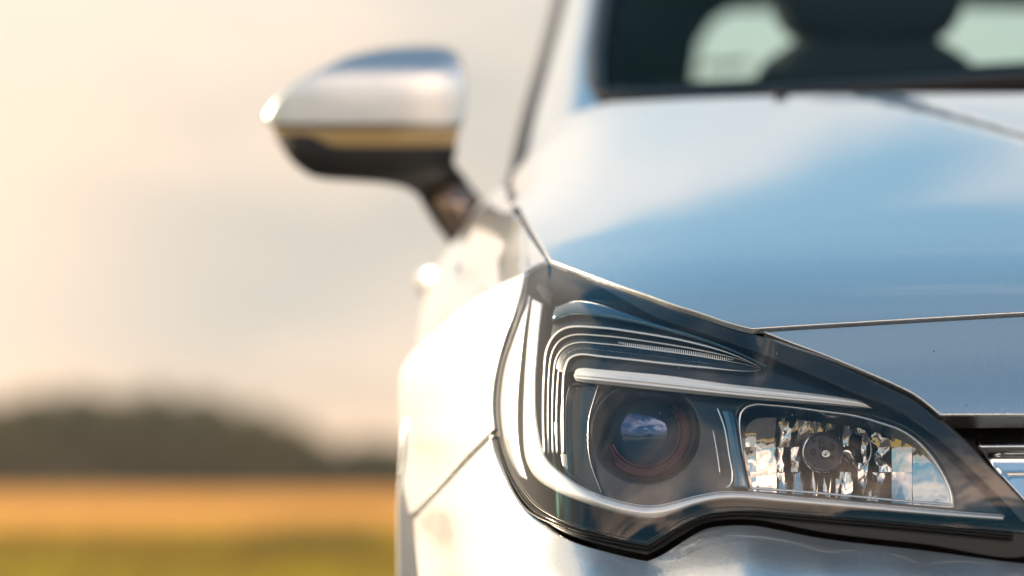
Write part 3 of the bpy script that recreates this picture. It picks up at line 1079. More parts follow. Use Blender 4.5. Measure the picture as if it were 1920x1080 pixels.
side_pts += rel([(1213, 1045, .008), (1279, 1006, .010), (1367, 976, .012), (1454, 983, .012), (1547, 1001, .010), (1733, 1023, .008), (1920, 1046, .004),
                 (1213, 1075, -.022), (1300, 1022, -.008), (1300, 1050, -.036), (1300, 1080, -.056), (1400, 1002, -.010), (1400, 1045, -.060), (1400, 1080, -.084),
                 (1550, 1024, -.012), (1550, 1055, -.050), (1550, 1080, -.074), (1733, 1046, -.014), (1733, 1080, -.062), (1920, 1068, -.010), (1920, 1092, -.044)])
side_pts += rel([(900, 590, .030), (885, 640, .018), (880, 700, .012), (880, 770, .008), (872, 850, .0), (885, 930, -.008), (930, 1000, -.014), (1010, 1045, -.022), (1110, 1055, -.028),
                 (840, 640, .03), (825, 720, .01), (815, 820, .0), (820, 950, -.01), (850, 1050, -.02), (930, 1080, -.04), (1020, 1090, -.055), (1110, 1090, -.052)])
side_pts += [(881, 563, .40), (840, 598, .50),
             (790, 641, .60), (768, 668, .64), (750, 700, .68), (748, 780, .68), (748, 850, .67), (753, 930, .62), (760, 1000, .57), (768, 1080, .50),
             (1000, 1300, .0), (800, 1300, .36), (900, 1300, .13), (1300, 1300, -.19), (1700, 1300, -.22), (2000, 1300, -.22),
             (1000, 1700, .02), (800, 1700, .40), (1400, 1700, -.16), (2000, 1700, -.20), (1920, 1150, -.20), (1550, 1150, -.19), (1300, 1150, -.14),
             (2350, 1070, -.085), (2700, 1076, -.095), (2700, 1120, -.19), (2350, 1120, -.18), (2700, 1300, -.235), (2700, 1700, -.215)]
WING = TPS(side_pts, 3e-3)
wing = panel('front_wing', loop(
    [(982, 511), (975, 545), (961, 592), (946, 630), (931, 683), (922, 738), (922, 780), (925, 804)],
    [(925, 804), (880, 848), (830, 902), (796, 938), (768, 965)],
    [(768, 965), (758, 915), (751, 850), (748, 780), (749, 705), (752, 692), (768, 666), (790, 641), (835, 601), (881, 563)],
    [(881, 563), (930, 535), (982, 511)]), WING, M['paint'], car, grid=10, bev=.0025, depth=.03, gap=.0)
rename(wing, 'bright silver front wing flaring out beside the headlight')
bl = loop(
    [(925, 807), (928, 835), (938, 865), (966, 923), (994, 961), (1045, 996), (1090, 1014), (1133, 1026), (1180, 1038), (1213, 1045)],
    [(1213, 1045), (1237, 1034), (1281, 1006), (1320, 985), (1367, 977.5), (1420, 978.5), (1454, 984.5), (1547, 1002.5), (1733, 1024.5), (1920, 1049), (2100, 1062), (2400, 1070), (2717, 1076)],
    [(2717, 1076), (2768, 1140), (2790, 1300), (2782, 1750)],
    [(2782, 1750), (2000, 1755), (1500, 1760), (1100, 1760), (850, 1750)],
    [(850, 1750), (800, 1500), (785, 1250), (776, 1080), (770, 1010), (768, 970)],
    [(768, 970), (796, 941), (830, 905), (880, 851), (925, 807)])
bumper = panel('bumper', bl, WING, M['paint'], car, grid=13, bev=.004, depth=.03)
# wing above the flare, up to the bonnet gap
up_pts_old = [(966, 383, hy((966, 383)) + .01), (1000, 440, hy((1000, 440)) + .006), (1028, 488, hy((1028, 488)) + .004), (985, 515, .275), (950, 440, .55), (955, 480, .42), (930, 440, .66), (930, 500, .47), (905, 545, .44),
          (955, 345, 1.05), (940, 355, 1.12), (925, 380, 1.08), (905, 410, 1.0), (912, 460, .72), (895, 500, .60), (885, 560, .46), (880, 480, .80), (860, 560, .62)]
def hg(x, y, d): return (x, y, hy((x, y)) + d)


eL = float(WING.y([(982, 511)])[0])
up_pts = [hg(966, 383, .012), hg(985, 415, .010), hg(1000, 440, .008), hg(1014, 463, .006), hg(1027, 488, .004), (984, 513, eL + .012), (930, 535, float(WING.y([(930, 535)])[0]) + .05), (930, 550, float(WING.y([(930, 550)])[0]) + .04), (881, 563, float(WING.y([(881, 563)])[0]) + .05), (876, 585, float(WING.y([(876, 585)])[0]) + .05),
          (955, 345, 1.0), (940, 352, 1.05), (915, 385, .95), (925, 420, .72), (900, 450, .80), (940, 450, .52), (960, 480, .38), (920, 495, .50), (885, 520, .62), (870, 560, .56), (868, 500, .85), (850, 505, .86), (842, 560, .70), (834, 606, .60)]
print('UP', up_pts)
UPW = TPS(up_pts, 1e-4)
upw = panel('wing_top', loop(
    [(1022, 489), (1006, 466), (989, 441), (973, 414), (955, 381), (947, 350)],
    [(947, 350), (935, 352), (915, 372), (895, 410), (872, 460), (850, 520), (836, 604)],
    [(836, 604), (872, 586), (930, 547), (975, 519)], [(975, 519), (985, 505), (1004, 495), (1022, 489)]), UPW, M['paint'], car, grid=10, bev=.003, depth=.02)

UPS = lambda P, off=0.0: at(P, UPW.y(P) + off)
blade('bonnet_gap_shade', [(943, 345), (952, 380), (970, 412), (987, 440), (1004, 466), (1020, 489)], [(960, 345), (970, 380), (987, 412), (1003, 440), (1017, 464), (1029, 489)], UPS, M['rubber'], upw, off=.016, bulge=.001, n=40)  # dark strip laid in the bonnet gap to stand for its shade

# --- flank of the car in (y, z)
_d = np.array([-.02, 0, .04, .07, .12, .17, .24, .5, .7, .85, 1.0])
_x = np.array([.03, -.003, -.045, -.07, -.10, -.114, -.120, -.118, -.11, -.09, -.07])
_dd = np.linspace(-.02, 1.0, 400)
_xx = np.interp(_dd, _d, _x)
_k = np.ones(21) / 21
_xx = np.convolve(np.pad(_xx, 10, mode='edge'), _k, 'valid')


def flank_x(y, z):
    ze = np.interp(y, [.3, .6, .9, 1.2, 4.0], [.88, .905, .955, 1.040, 1.09])
    return np.interp(ze - z, _dd, _xx) + np.clip(y - 3.2, 0, 2) ** 2 * .12 + .25 * np.clip(.60 - y, 0, 1)


def flank(P, off=0.0):
    P = np.atleast_2d(P)
    return np.stack([flank_x(P[:, 0], P[:, 1]) + off, P[:, 0], P[:, 1]], 1)


arch = lambda cy, r=.355: [(cy + r * math.cos(a), .32 + r * math.sin(a)) for a in np.linspace(math.pi + .35, -.35, 24)]
fz = lambda y: float(np.interp(y, [.3, .6, .9, 1.2, 4.0], [.88, .905, .955, 1.040, 1.09]))
parts_side = []
fl1 = [(.62, .30)] + [(.62, z) for z in np.linspace(.35, fz(.62) - .03, 8)] + [(y, fz(y) - .012) for y in (.8, .95, 1.1, 1.20)] + [(1.24, z) for z in np.linspace(.98, .2, 12)] + \
      [q for q in reversed(arch(.94)) if q[0] < 1.235 and q[0] > .63]
parts_side.append(panel('wing_side', np.array(fl1), flank, M['paint'], car, grid=.03, bev=.003, depth=.02, toward=(-1, 0, 0)))
dr = [(1.248, z) for z in np.linspace(.2, 1.02, 12)] + [(y, fz(y) - .004) for y in np.linspace(1.26, 2.28, 10)] + [(2.30, z) for z in np.linspace(1.02, .2, 12)]
door = panel('front_door', np.array(dr), flank, M['paint'], car, grid=.04, bev=.003, depth=.02, toward=(-1, 0, 0))
dr2 = [(2.308, z) for z in np.linspace(.2, 1.03, 12)] + [(y, fz(y) - .004) for y in np.linspace(2.34, 4.1, 14)] + [(4.15, z) for z in np.linspace(1.0, .4, 8)] + [q for q in arch(3.55)][::-1]
rdoor = panel('rear_side', np.array(dr2), flank, M['paint'], car, grid=.04, bev=.003, depth=.02, toward=(-1, 0, 0))
for (hy0, hpar) in ((1.98, door), (2.95, rdoor)):
    V = []; F = []; n = 24; sgm = 12
    for i in range(n):
        t = i / (n - 1); yy = hy0 + .21 * t
        bow = .034 * math.sin(math.pi * min(1, max(0, t))) ** .45
        for k in range(sgm):
            a = 2 * math.pi * k / sgm
            V.append((float(flank_x(yy, .955)) - .004 - bow + .010 * math.cos(a), yy, .965 + .017 * math.sin(a)))
    for i in range(n - 1):
        for k in range(sgm):
            j = (k + 1) % sgm
            F.append((i * sgm + k, i * sgm + j, (i + 1) * sgm + j, (i + 1) * sgm + k))
    h = mesh_obj('door_handle', V, F, M['paint'], hpar); fix_normals(h)

# --- windscreen pillar, windscreen, roof
def screen_y(x, z):
    u = x - XC
    return 1.33 + .24 * u * u + (z - 1.145) / .40


def screenF(p): return -(p[:, 1] - screen_y(p[:, 0], p[:, 2]))


def screen_s(P, off=0.0):
    q = hit(P, lambda p: screen_y(p[:, 0], p[:, 2]) - p[:, 1], .6, 3.0)
    return at(P, q[:, 1] + off)


def screen_xz(P, off=0.0):
    P = np.atleast_2d(P)
    return np.stack([P[:, 0], screen_y(P[:, 0], P[:, 1]) + off, P[:, 1]], 1)


def pillar_s(P, off=0.0):
    # rolls back from the glass to the door seal
    P = np.atleast_2d(np.asarray(P, float))
    xg = np.interp(P[:, 1], [-400, -150, 0, 100, 180, 340], [1185, 1150, 1128, 1112, 1112, 1110])
    xo = np.interp(P[:, 1], [-400, -150, 0, 60, 223, 300, 345], [1112, 1075, 1045, 1032, 986, 967, 955])
    t = np.clip((xg - P[:, 0]) / (xg - xo), -.2, 1.1)
    q = screen_s(np.stack([np.maximum(P[:, 0], 1000), P[:, 1]], 1))
    return at(P, q[:, 1] - .03 + .10 * np.clip(t, 0, 2) ** 2.2 - .012 * np.sin(np.clip(t, 0, 1) * math.pi) + off)


pil = panel('windscreen_pillar', loop([(956, 352), (963, 315), (985, 226), (1008, 142), (1031, 62), (1046, 0), (1075, -120), (1105, -230)],
                                     [(1105, -230), (1160, -230)], [(1160, -230), (1150, -150), (1130, -20), (1117, 50), (1110, 110), (1110, 175), (1122, 186)], [(1122, 186), (1118, 215), (1060, 290), (1000, 345), (956, 352)]),
            pillar_s, M['paint'], car, grid=14, bev=.004, depth=.03)
blade('door_seal', [(945, 352), (953, 325), (959, 293), (975, 223), (999, 140), (1022, 60), (1037, 0), (1064, -120)], [(966, 352), (971, 325), (978, 293), (994, 223), (1017, 140), (1039, 60), (1054, 0), (1082, -120)],
      pillar_s, M['rubber'], pil, off=-.022, bulge=.006, n=60)
# glass and its printed border
def zx(px, py): return screen_s([(px, py)])[0][[0, 2]]


gl_side = np.array([zx(*p) for p in [(1135, -100), (1128, -20), (1120, 40), (1112, 100), (1112, 160), (1124, 183)]])
gl_bot = np.array([zx(*p) for p in cr([(1124, 183), (1160, 187), (1310, 188), (1510, 178), (1710, 165), (1920, 152), (2300, 135), (2500, 132)], 30)])
gl_side = np.vstack([[(.30, 1.60)], gl_side])
gl_outline = sym_closed(np.array([(XC - .005, 1.62), (.30, 1.60)]), gl_side, gl_bot)
wind = panel('windscreen', gl_outline, screen_xz, M['windscreen'], car, grid=.04, toward=(0, -1, .5))
brd = panel('windscreen_border', gl_outline, lambda P: screen_xz(P, .004), M['frit'], wind, holes=[inset(gl_outline, .034)], grid=.05, bev=.0, depth=.0, toward=(0, -1, .5))
tube('windscreen_seal', screen_xz(gl_outline, -.006), .013, M['rubber'], wind, closed=True)

roof_l = np.array([(.30, 1.60), (.22, 1.565), (.17, 1.50)])


def roof_s(P):
    P = np.atleast_2d(P); u = np.abs(P[:, 0] - XC)
    return np.stack([P[:, 0], P[:, 1], 1.712 - .10 * u * u - .35 * np.clip(u - .42, 0, 1) ** 2 - .15 * (P[:, 1] - 3.25) ** 2], 1)


ro = [(XC - .60, 2.10), (XC - .4, 2.10), (XC, 2.09), (XC + .4, 2.10), (XC + .60, 2.10), (XC + .64, 2.6), (XC + .62, 3.4), (XC + .55, 3.85), (XC, 3.95), (XC - .55, 3.85), (XC - .62, 3.4), (XC - .64, 2.6)]
ro = [(x, y if y > 2.3 else y + .40) for x, y in ro]
ro = [(XC + (x - XC) * (.78 if y < 2.55 else 1), y + (.3 if abs(y - 2.6) < .01 else 0)) for x, y in ro]
roof = panel('roof', loop(ro + [ro[0]], ds=.06), roof_s, M['paint'], car, grid=.06, bev=.006, depth=.03, toward=(0, 0, 1))
# upper side with door windows, both in (y, z)
def upside(P, off=0.0):
    P = np.atleast_2d(P)
    t = (P[:, 1] - 1.05) / .52
    return np.stack([.0 + .17 * t + .03 * np.clip(P[:, 0] - 3, 0, 2) ** 2 + off, P[:, 0], P[:, 1]], 1)


uo = loop([(1.78, 1.06), (2.15, 1.28), (2.60, 1.50), (2.8, 1.57)], [(2.8, 1.57), (3.2, 1.58), (3.85, 1.52)], [(3.85, 1.52), (4.1, 1.30), (4.2, 1.06)], [(4.2, 1.06), (1.78, 1.06)], ds=.05)
h1 = loop([(1.95, 1.10), (2.22, 1.26), (2.58, 1.44), (2.78, 1.51)], [(2.78, 1.51), (2.78, 1.10)], [(2.78, 1.10), (1.95, 1.10)], ds=.05)
h2 = loop([(2.86, 1.10), (2.86, 1.53), (3.2, 1.53), (3.45, 1.50)], [(3.45, 1.50), (3.62, 1.30), (3.6, 1.12)], [(3.6, 1.12), (2.86, 1.10)], ds=.05)
ups = panel('window_frame', uo, upside, M['black_gloss'], car, holes=[h1, h2], grid=.06, depth=.02, toward=(-1, 0, 0))
wg1 = panel('window', inset(h1, -.01), lambda P: upside(P, .008), M['glass'], ups, grid=.1, toward=(-1, 0, 0))
wg2 = panel('window', inset(h2, -.01), lambda P: upside(P, .008), M['glass'], ups, grid=.1, toward=(-1, 0, 0))

# tailgate with its window, at the far end
def gate(P, off=0.0):
    P = np.atleast_2d(P)
    u = P[:, 0] - XC
    return np.stack([P[:, 0], 4.25 - .25 * u * u - .9 * np.clip(P[:, 1] - 1.02, 0, 1) + off, P[:, 1]], 1)


def gpx(px, py):
    q = hit([(px, py)], lambda p: gate(p[:, [0, 2]])[:, 1] - p[:, 1], 2.5, 5)[0]
    return (q[0], q[2])


go = [(XC - .72, .4), (XC - .76, .8), (XC - .74, 1.05), (XC - .62, 1.58), (XC - .52, 1.675), (XC, 1.70), (XC + .52, 1.675), (XC + .62, 1.58), (XC + .74, 1.05), (XC + .76, .8), (XC + .72, .4)]
gw = [gpx(1395, 0), gpx(1342, 32), gpx(1311, 78), gpx(1302, 140), (gpx(1302, 140)[0] + .01, 1.30)]
gwl = np.array(gw)
topz = 1.655
gh = np.vstack([[(XC - .05, topz), (gwl[0][0] + .05, topz)], gwl, [(XC - .05, 1.27)]])
gh = np.vstack([gh, np.stack([2 * XC - gh[::-1, 0], gh[::-1, 1]], 1)])
gh[:, 1] = np.minimum(gh[:, 1], 1.655)
tg = panel('tailgate', np.array(go), gate, M['trim_teal'], car, holes=[gh], grid=.06, depth=.02, toward=(0, -1, 0))
panel('rear_window', gh, lambda P: gate(P, .01), M['glass'], tg, grid=.1, toward=(0, -1, 0))
tg2 = panel('tailgate_skin', np.array(go), lambda P: gate(P, .05), M['paint'], tg, holes=[gh], grid=.06, toward=(0, 1, 0))
wp = np.array([gpx(*p) for p in cr([(1318, 128), (1340, 123), (1365, 124), (1388, 119), (1402, 121)], 4)])
tube('rear_glass_smudge_bar', gate(wp, -.01), .006, M['rubber'], tg)  # added dark bar in place of a writing-like smudge low in the glass
# interior and the black cowl under the windscreen
panel('cowl', np.array([(XC - .72, 1.22), (XC - .4, 1.14), (XC, 1.11), (XC + .4, 1.14), (XC + .72, 1.22), (XC + .72, 1.46), (XC + .4, 1.38), (XC, 1.34), (XC - .4, 1.38), (XC - .72, 1.46)]), lambda P: np.stack([P[:, 0], P[:, 1], 1.085 + .0 * P[:, 1]], 1), M['black'], car, grid=.05, depth=.03, toward=(0, 0, 1))
wn = hood_s([(1462, 182)])[0]
lathe('washer_nozzle', [(.010, -.004), (.010, .002), (.008, .005), (.003, .006), (.0005, .0062)], wn, (0, -.2, 1), M['black'], hood, seg=24)
boxm('cabin_floor', (XC - .70, 1.3, .30), (XC + .70, 4.1, .36), M['trim'], car)
dash = panel('dashboard', np.array([(XC - .60, 1.50), (XC - .4, 1.45), (XC, 1.41), (XC + .4, 1.45), (XC + .60, 1.50), (XC + .60, 1.97), (XC, 1.90), (XC - .60, 1.97)]),
             lambda P: np.stack([P[:, 0], P[:, 1], 1.145 + .06 * sstep((P[:, 1] - 1.40) / .36) - .5 * np.clip(P[:, 1] - 1.86, 0, 1)], 1), M['trim'], car, grid=.05, bev=.02, depth=.5, toward=(0, 0, 1))


def soft_box(name, c, s, mat, parent, power=3.2, n=18, taper=0.0):
    V = []; F = []
    m = 2 * n
    for i in range(n + 1):
        a = -math.pi / 2 + math.pi * i / n
        for j in range(m):
            b = 2 * math.pi * j / m
            p = np.array([math.cos(a) * math.cos(b), math.cos(a) * math.sin(b), math.sin(a)])
            k = (np.abs(p) ** power).sum() ** (-1 / power)
            p = p * k
            V.append((c[0] + s[0] * p[0] * (1 - taper * p[2]), c[1] + s[1] * p[1] + .12 * s[2] * p[2], c[2] + s[2] * p[2]))
    for i in range(n):
        for j in range(m):
            k = (j + 1) % m
            F.append((i * m + j, i * m + k, (i + 1) * m + k, (i + 1) * m + j))
    o = mesh_obj(name, V, F, mat, parent); fix_normals(o)
    return o


for sx in (-1, 1):
    cxs = XC + sx * .262
    seat = soft_box('seat', (cxs, 2.2, 1.00), (.235, .10, .345), M['seat'], car, taper=.12)
    soft_box('headrest', (cxs, 2.24, 1.43), (.146, .07, .115), M['seat'], seat, power=3.0)
    soft_box('seat_cushion', (cxs, 1.95, .62), (.25, .28, .10), M['seat'], seat)
rs = soft_box('rear_seat', (XC, 3.25, .92), (.62, .10, .33), M['seat'], car, power=5)
# steering wheel on the far side
# wheels
def wheel(cy, cx):
    prof = [(.20, -.10), (.225, -.105), (.30, -.10), (.325, -.07), (.330, 0), (.325, .07), (.30, .10), (.225, .105), (.20, .10)]
    wh = lathe('wheel', prof, (cx, cy, .33), (1, 0, 0), M['tyre'], car, seg=56)
    rim = lathe('rim', [(.21, -.095), (.215, -.10), (.205, -.10), (.195, -.08), (.19, .05), (.05, .05), (.05, -.085), (.001, -.09)], (cx, cy, .33), (1, 0, 0), M['alloy'], wh, seg=56)
    for k in range(5):
        a = 2 * math.pi * k / 5
        V = []
        for (r, hw) in ((.04, .03), (.20, .022)):
            for sx in (-.092, -.06):
                for s in (-1, 1):
                    V.append((cx + sx, cy + r * math.cos(a) - s * hw * math.sin(a), .33 + r * math.sin(a) + s * hw * math.cos(a)))
        sp = mesh_obj('spoke', V, [(0, 1, 3, 2), (4, 6, 7, 5), (0, 4, 5, 1), (2, 3, 7, 6), (0, 2, 6, 4), (1, 5, 7, 3)], M['alloy'], wh, smooth=False)
        fix_normals(sp)
    return wh


wf = wheel(.94, -.01); wr = wheel(3.55, -.01)
boxm('underbody', (.12, .25, .20), (2 * XC - .12, 4.05, .62), M['black'], car)
boxm('dark_backing_box', (.10, .16, .45), (2 * XC - .10, 1.15, .74), M['black'], car)  # black box added behind the panel gaps to stop light leaking through

# --- wing mirror
MY = 1.36
mirror_top = [(496, 214), (519, 184), (555, 156), (597, 132), (640, 110), (675, 99), (715, 90), (752, 86), (795, 84), (830, 86), (853, 95), (865, 112), (870, 135), (873, 165), (871, 200), (868, 232)]
cap_bot = [(868, 232), (800, 234), (700, 235), (600, 236), (540, 235), (505, 231), (496, 222), (496, 214)]


def pod(P, cx=684, cy=222, rx=232, ry=158, d=.095, off=0.0):
    P = np.atleast_2d(np.asarray(P, float))
    u = (P[:, 0] - cx) / rx; v = (P[:, 1] - cy) / ry
    rr = np.clip(np.abs(u) ** 4.0 + np.abs(v) ** 4.2, 0, .995)
    return at(P, MY - d * (1 - rr) ** .5 + off)


mcap = loop(mirror_top, cap_bot)
mir_o = panel('wing_mirror', inset(mcap, -6), pod, M['paint'], car, grid=9, bev=.009, depth=.10, arc=6, toward=(0, -1, 0))
rename(mir_o, 'wing mirror with silver cap, amber strip and black lower shell')
strip = loop([(506, 236), (600, 238), (700, 237), (800, 236), (866, 235)], [(866, 235), (862, 255), (857, 277)], [(857, 277), (740, 279), (640, 277), (616, 275), (598, 266), (581, 257), (550, 255), (520, 254), (511, 247), (506, 236)])
panel('indicator', strip, lambda P: pod(P, off=.006), M['amber'], mir_o, grid=8, bev=.004, depth=.06, toward=(0, -1, 0))
shell = loop([(513, 250), (550, 256), (582, 258), (600, 268), (618, 277), (740, 280), (858, 278)], [(858, 278), (853, 292), (852, 312), (858, 325), (869, 336), (885, 355), (903, 374)],
             [(903, 374), (893, 388), (872, 425), (852, 463)], [(852, 463), (835, 440), (818, 420), (802, 396), (788, 375), (775, 364), (758, 355), (735, 349), (713, 346), (643, 341), (597, 336), (569, 321), (545, 300), (529, 278), (518, 262), (513, 250)])


def shell_s(P, off=0.0):
    P = np.atleast_2d(np.asarray(P, float))
    u = (P[:, 0] - 692) / 215; v = (P[:, 1] - 262) / 118
    q = MY - .112 * (1 - np.clip(np.abs(u) ** 3.2 + np.abs(v) ** 2.6, 0, .97)) ** .5
    f = sstep((P[:, 1] - 330) / 60)
    arm = 1.33 + .00035 * (P[:, 0] - 850) ** 2 * .01
    return at(P, q * (1 - f) + arm * f + .012 + off)


panel('lower_shell', inset(shell, -4), shell_s, M['black'], mir_o, grid=8, bev=.005, depth=.08, arc=5, toward=(0, -1, 0))
blade('mirror_foot', [(806, 362), (818, 384), (833, 414), (850, 446)], [(862, 344), (874, 352), (886, 364), (896, 376)], shell_s, M['foot'], mir_o, off=-.010, bulge=.010, n=24, m=11)
panel('mirror_glass', mcap, lambda P: at(P, np.full(len(np.atleast_2d(P)), MY + .085)), M['mirror'], mir_o, grid=20, toward=(0, 1, 0))

# --- the other side of the car: the same parts reflected over the centre line
def mirrored(o, parent, top=True):
    c = o.copy(); C.objects.link(c); c.parent = parent
    if top:
        c.scale.x = -1; c.location.x = 2 * XC + o.location.x if False else XC
    for ch in list(o.children):
        mirrored(ch, c, False)
    return c


for o in (headlight, wing, upw, parts_side[0], door, rdoor, pil, ups, mir_o, wf, wr):
    mirrored(o, car)
# bumper: reflected half
mirrored(bumper, car)
# centre of the bumper between its halves

# ------------------------------------------------------------------ ground and background
def ground_mat(name, cols, scale, rough=.9, big=.05, bump=.05):
    m = bpy.data.materials.new(name); m.use_nodes = True
    t = NT(m.node_tree); b = t.n['Principled BSDF']
    co = t.add('ShaderNodeTexCoord').outputs['Object']
    n1 = t.add('ShaderNodeTexNoise'); n1.inputs['Scale'].default_value = scale; n1.inputs['Detail'].default_value = 8
    n2 = t.add('ShaderNodeTexNoise'); n2.inputs['Scale'].default_value = big; n2.inputs['Detail'].default_value = 4
    t.link(co, n1.inputs['Vector']); t.link(co, n2.inputs['Vector'])
    c1 = t.mix(t.smooth(n1.outputs[0], .35, .65), (*cols[0], 1), (*cols[1], 1))
    t.link(t.mix(t.smooth(n2.outputs[0], .46, .60), c1, (*cols[2], 1)), b.inputs['Base Color'])
    b.inputs['Roughness'].default_value = rough
    b.inputs['Specular IOR Level'].default_value = .15
    bp = t.add('ShaderNodeBump'); bp.inputs['Distance'].default_value = bump
    t.link(n1.outputs[0], bp.inputs['Height']); t.link(bp.outputs[0], b.inputs['Normal'])
    return m


def sheet(name, x0, y0, x1, y1, z, mat, nx=2, ny=2):
    V = [(x0 + (x1 - x0) * i / nx, y0 + (y1 - y0) * j / ny, z) for j in range(ny + 1) for i in range(nx + 1)]
    F = [(j * (nx + 1) + i, j * (nx + 1) + i + 1, (j + 1) * (nx + 1) + i + 1, (j + 1) * (nx + 1) + i) for j in range(ny) for i in range(nx)]
    o = mesh_obj(name, V, F, mat, None, smooth=False)
    o['kind'] = 'structure'
    return o


sheet('ground', -2500, -2500, 2500, 2500, -.008, ground_mat('meadow_soil', [(.55, .40, .03), (.60, .42, .05), (.26, .13, .04)], .6, big=.13))
sheet('stubble_field', -1500, 43, 1500, 172, .0, ground_mat('straw_stubble', [(.84, .35, .030), (.86, .39, .045), (.70, .27, .03)], .35, big=.015))
sheet('lane', -4.5, -30, 6.5, 12, -.002, ground_mat('worn_asphalt', [(.05, .05, .05), (.065, .063, .06), (.045, .044, .042)], 9, big=.4, bump=.004))

# grass tufts on the meadow strip
def tufts(name, n, x0, x1, y0, y1, h, mat, wd=.02):
    V = []; F = []
    for _ in range(n):
        x = random.uniform(x0, x1); y = random.uniform(y0, y1)
        for k in range(4):
            a = random.uniform(0, 6.28); r = random.uniform(0, .12)
            bx, by = x + r * math.cos(a), y + r * math.sin(a)
            hh = h * random.uniform(.5, 1.2); l = random.uniform(-.5, .5) * hh
            k0 = len(V)
            V += [(bx - wd, by, -.01), (bx + wd, by, -.01), (bx + l * .4, by + .3 * l, hh * .6), (bx + l, by + .5 * l, hh)]
            F += [(k0, k0 + 1, k0 + 2), (k0 + 1, k0 + 3, k0 + 2)]
    o = mesh_obj(name, V, F, mat, None)
    return o


def leafy(name, c1, c2, sc, trans=.5):
    m = bpy.data.materials.new(name); m.use_nodes = True
    t = NT(m.node_tree); t.n.clear()
    co = t.add('ShaderNodeTexCoord').outputs['Object']
    n = t.add('ShaderNodeTexNoise'); n.inputs['Scale'].default_value = sc; n.inputs['Detail'].default_value = 4
    t.link(co, n.inputs['Vector'])
    c = t.mix(t.smooth(n.outputs[0], .42, .58), (*c1, 1), (*c2, 1))
    d = t.add('ShaderNodeBsdfDiffuse'); l = t.add('ShaderNodeBsdfTranslucent'); x = t.add('ShaderNodeMixShader')
    t.link(c, d.inputs[0]); t.link(c, l.inputs[0]); x.inputs[0].default_value = trans
    t.link(d.outputs[0], x.inputs[1]); t.link(l.outputs[0], x.inputs[2])
    o = t.add('ShaderNodeOutputMaterial'); t.link(x.outputs[0], o.inputs[0])
    return m


g1 = tufts('grass', 9000, -14, 16, 14, 44, .16, leafy('meadow_grass', (.38, .33, .05), (.20, .12, .04), .16))
g2 = tufts('weeds', 700, -2.55, -1.5, 31, 38, .24, leafy('dry_weeds', (.30, .20, .06), (.20, .18, .05), .6, .4))
tag(g2, 'patch of darker brown weeds standing in the meadow beside the car', 'weeds', kind='stuff')
tag(g1, 'green and straw coloured meadow grass in front of the stubble field', 'grass', kind='stuff')

# trees
LEAF = [leafy('leaf_olive', (.10, .13, .055), (.13, .14, .06), .8, .45), leafy('leaf_dark', (.065, .09, .05), (.085, .10, .05), .8, .45)]
BARK = pbr('bark', (.10, .07, .05), .9)


def crown_mesh(seed, mat):
    r = random.Random(seed)
    V = []; F = []
    clumps = []
    for _ in range(26):
        a = r.uniform(0, 6.28); q = r.random() ** .5
        zz = r.uniform(.28, .92)
        wv = .36 * math.sin(math.pi * min(1, (zz - .12) / .95)) ** .7
        clumps.append((q * wv * math.cos(a), q * wv * math.sin(a), zz, r.uniform(.09, .17)))
    for (cx, cy, cz, cr_) in clumps:
        for _ in range(80):
            d = Vector((r.gauss(0, 1), r.gauss(0, 1), r.gauss(0, 1))).normalized()
            rad = cr_ * r.uniform(.6, 1.08)
            p = Vector((cx, cy, cz)) + d * rad
            u = Vector((r.gauss(0, 1), r.gauss(0, 1), r.gauss(0, 1))).normalized()
            v = d.cross(u).normalized(); u = v.cross(d + u * .5).normalized()
            s = r.uniform(.028, .05)
            k = len(V)
            V += [tuple(p - u * s), tuple(p + v * s * .6), tuple(p + u * s), tuple(p - v * s * .6)]
            F.append((k, k + 1, k + 2, k + 3))
    me = bpy.data.meshes.new('crown'); me.from_pydata(V, [], F); me.materials.append(mat); me.update()
    return me


def trunk_mesh(seed):
    r = random.Random(seed)
    V = []; F = []

    def limb(a, b, r0, r1, n=7):
        k = len(V); a = Vector(a); b = Vector(b); ax = (b - a).normalized()
        u = ax.cross(Vector((.3, .9, .2))).normalized(); v = ax.cross(u)
        for i in range(4):
            t = i / 3; c = a.lerp(b, t); rr = r0 + (r1 - r0) * t
            for j in range(n):
                an = 6.2832 * j / n
                V.append(tuple(c + rr * (math.cos(an) * u + math.sin(an) * v)))
        for i in range(3):
            for j in range(n):
                F.append((k + i * n + j, k + i * n + (j + 1) % n, k + (i + 1) * n + (j + 1) % n, k + (i + 1) * n + j))
    limb((0, 0, -.01), (.01, 0, .5), .026, .016)
    for i in range(7):
        a = r.uniform(0, 6.28); z = r.uniform(.22, .5)
        limb((0, 0, z), (.24 * math.cos(a), .24 * math.sin(a), z + r.uniform(.15, .35)), .010, .004, 5)
    me = bpy.data.meshes.new('trunk'); me.from_pydata(V, [], F); me.materials.append(BARK); me.update()
    return me


crowns = [crown_mesh(s, LEAF[s % 2]) for s in range(4)]
trunks = [trunk_mesh(s) for s in range(3)]


def tree(x, y, h, wd, k, label, group='trees along the far edge of the stubble field'):
    e = bpy.data.objects.new('tree', None); C.objects.link(e)
    e.location = (x, y, 0); e.scale = (wd, wd, h); e.rotation_euler = (0, 0, k * 1.7)
    tag(e, label, 'tree', group)
    c = bpy.data.objects.new('crown', crowns[k % 4]); C.objects.link(c); c.parent = e
    t = bpy.data.objects.new('trunk', trunks[k % 3]); C.objects.link(t); t.parent = e


def tpx(px, Y): return (px - 960) / FPX * (Y + 3.2)


def th(py, Y): return .68 + (900 - py) / FPX * (Y + 3.2)


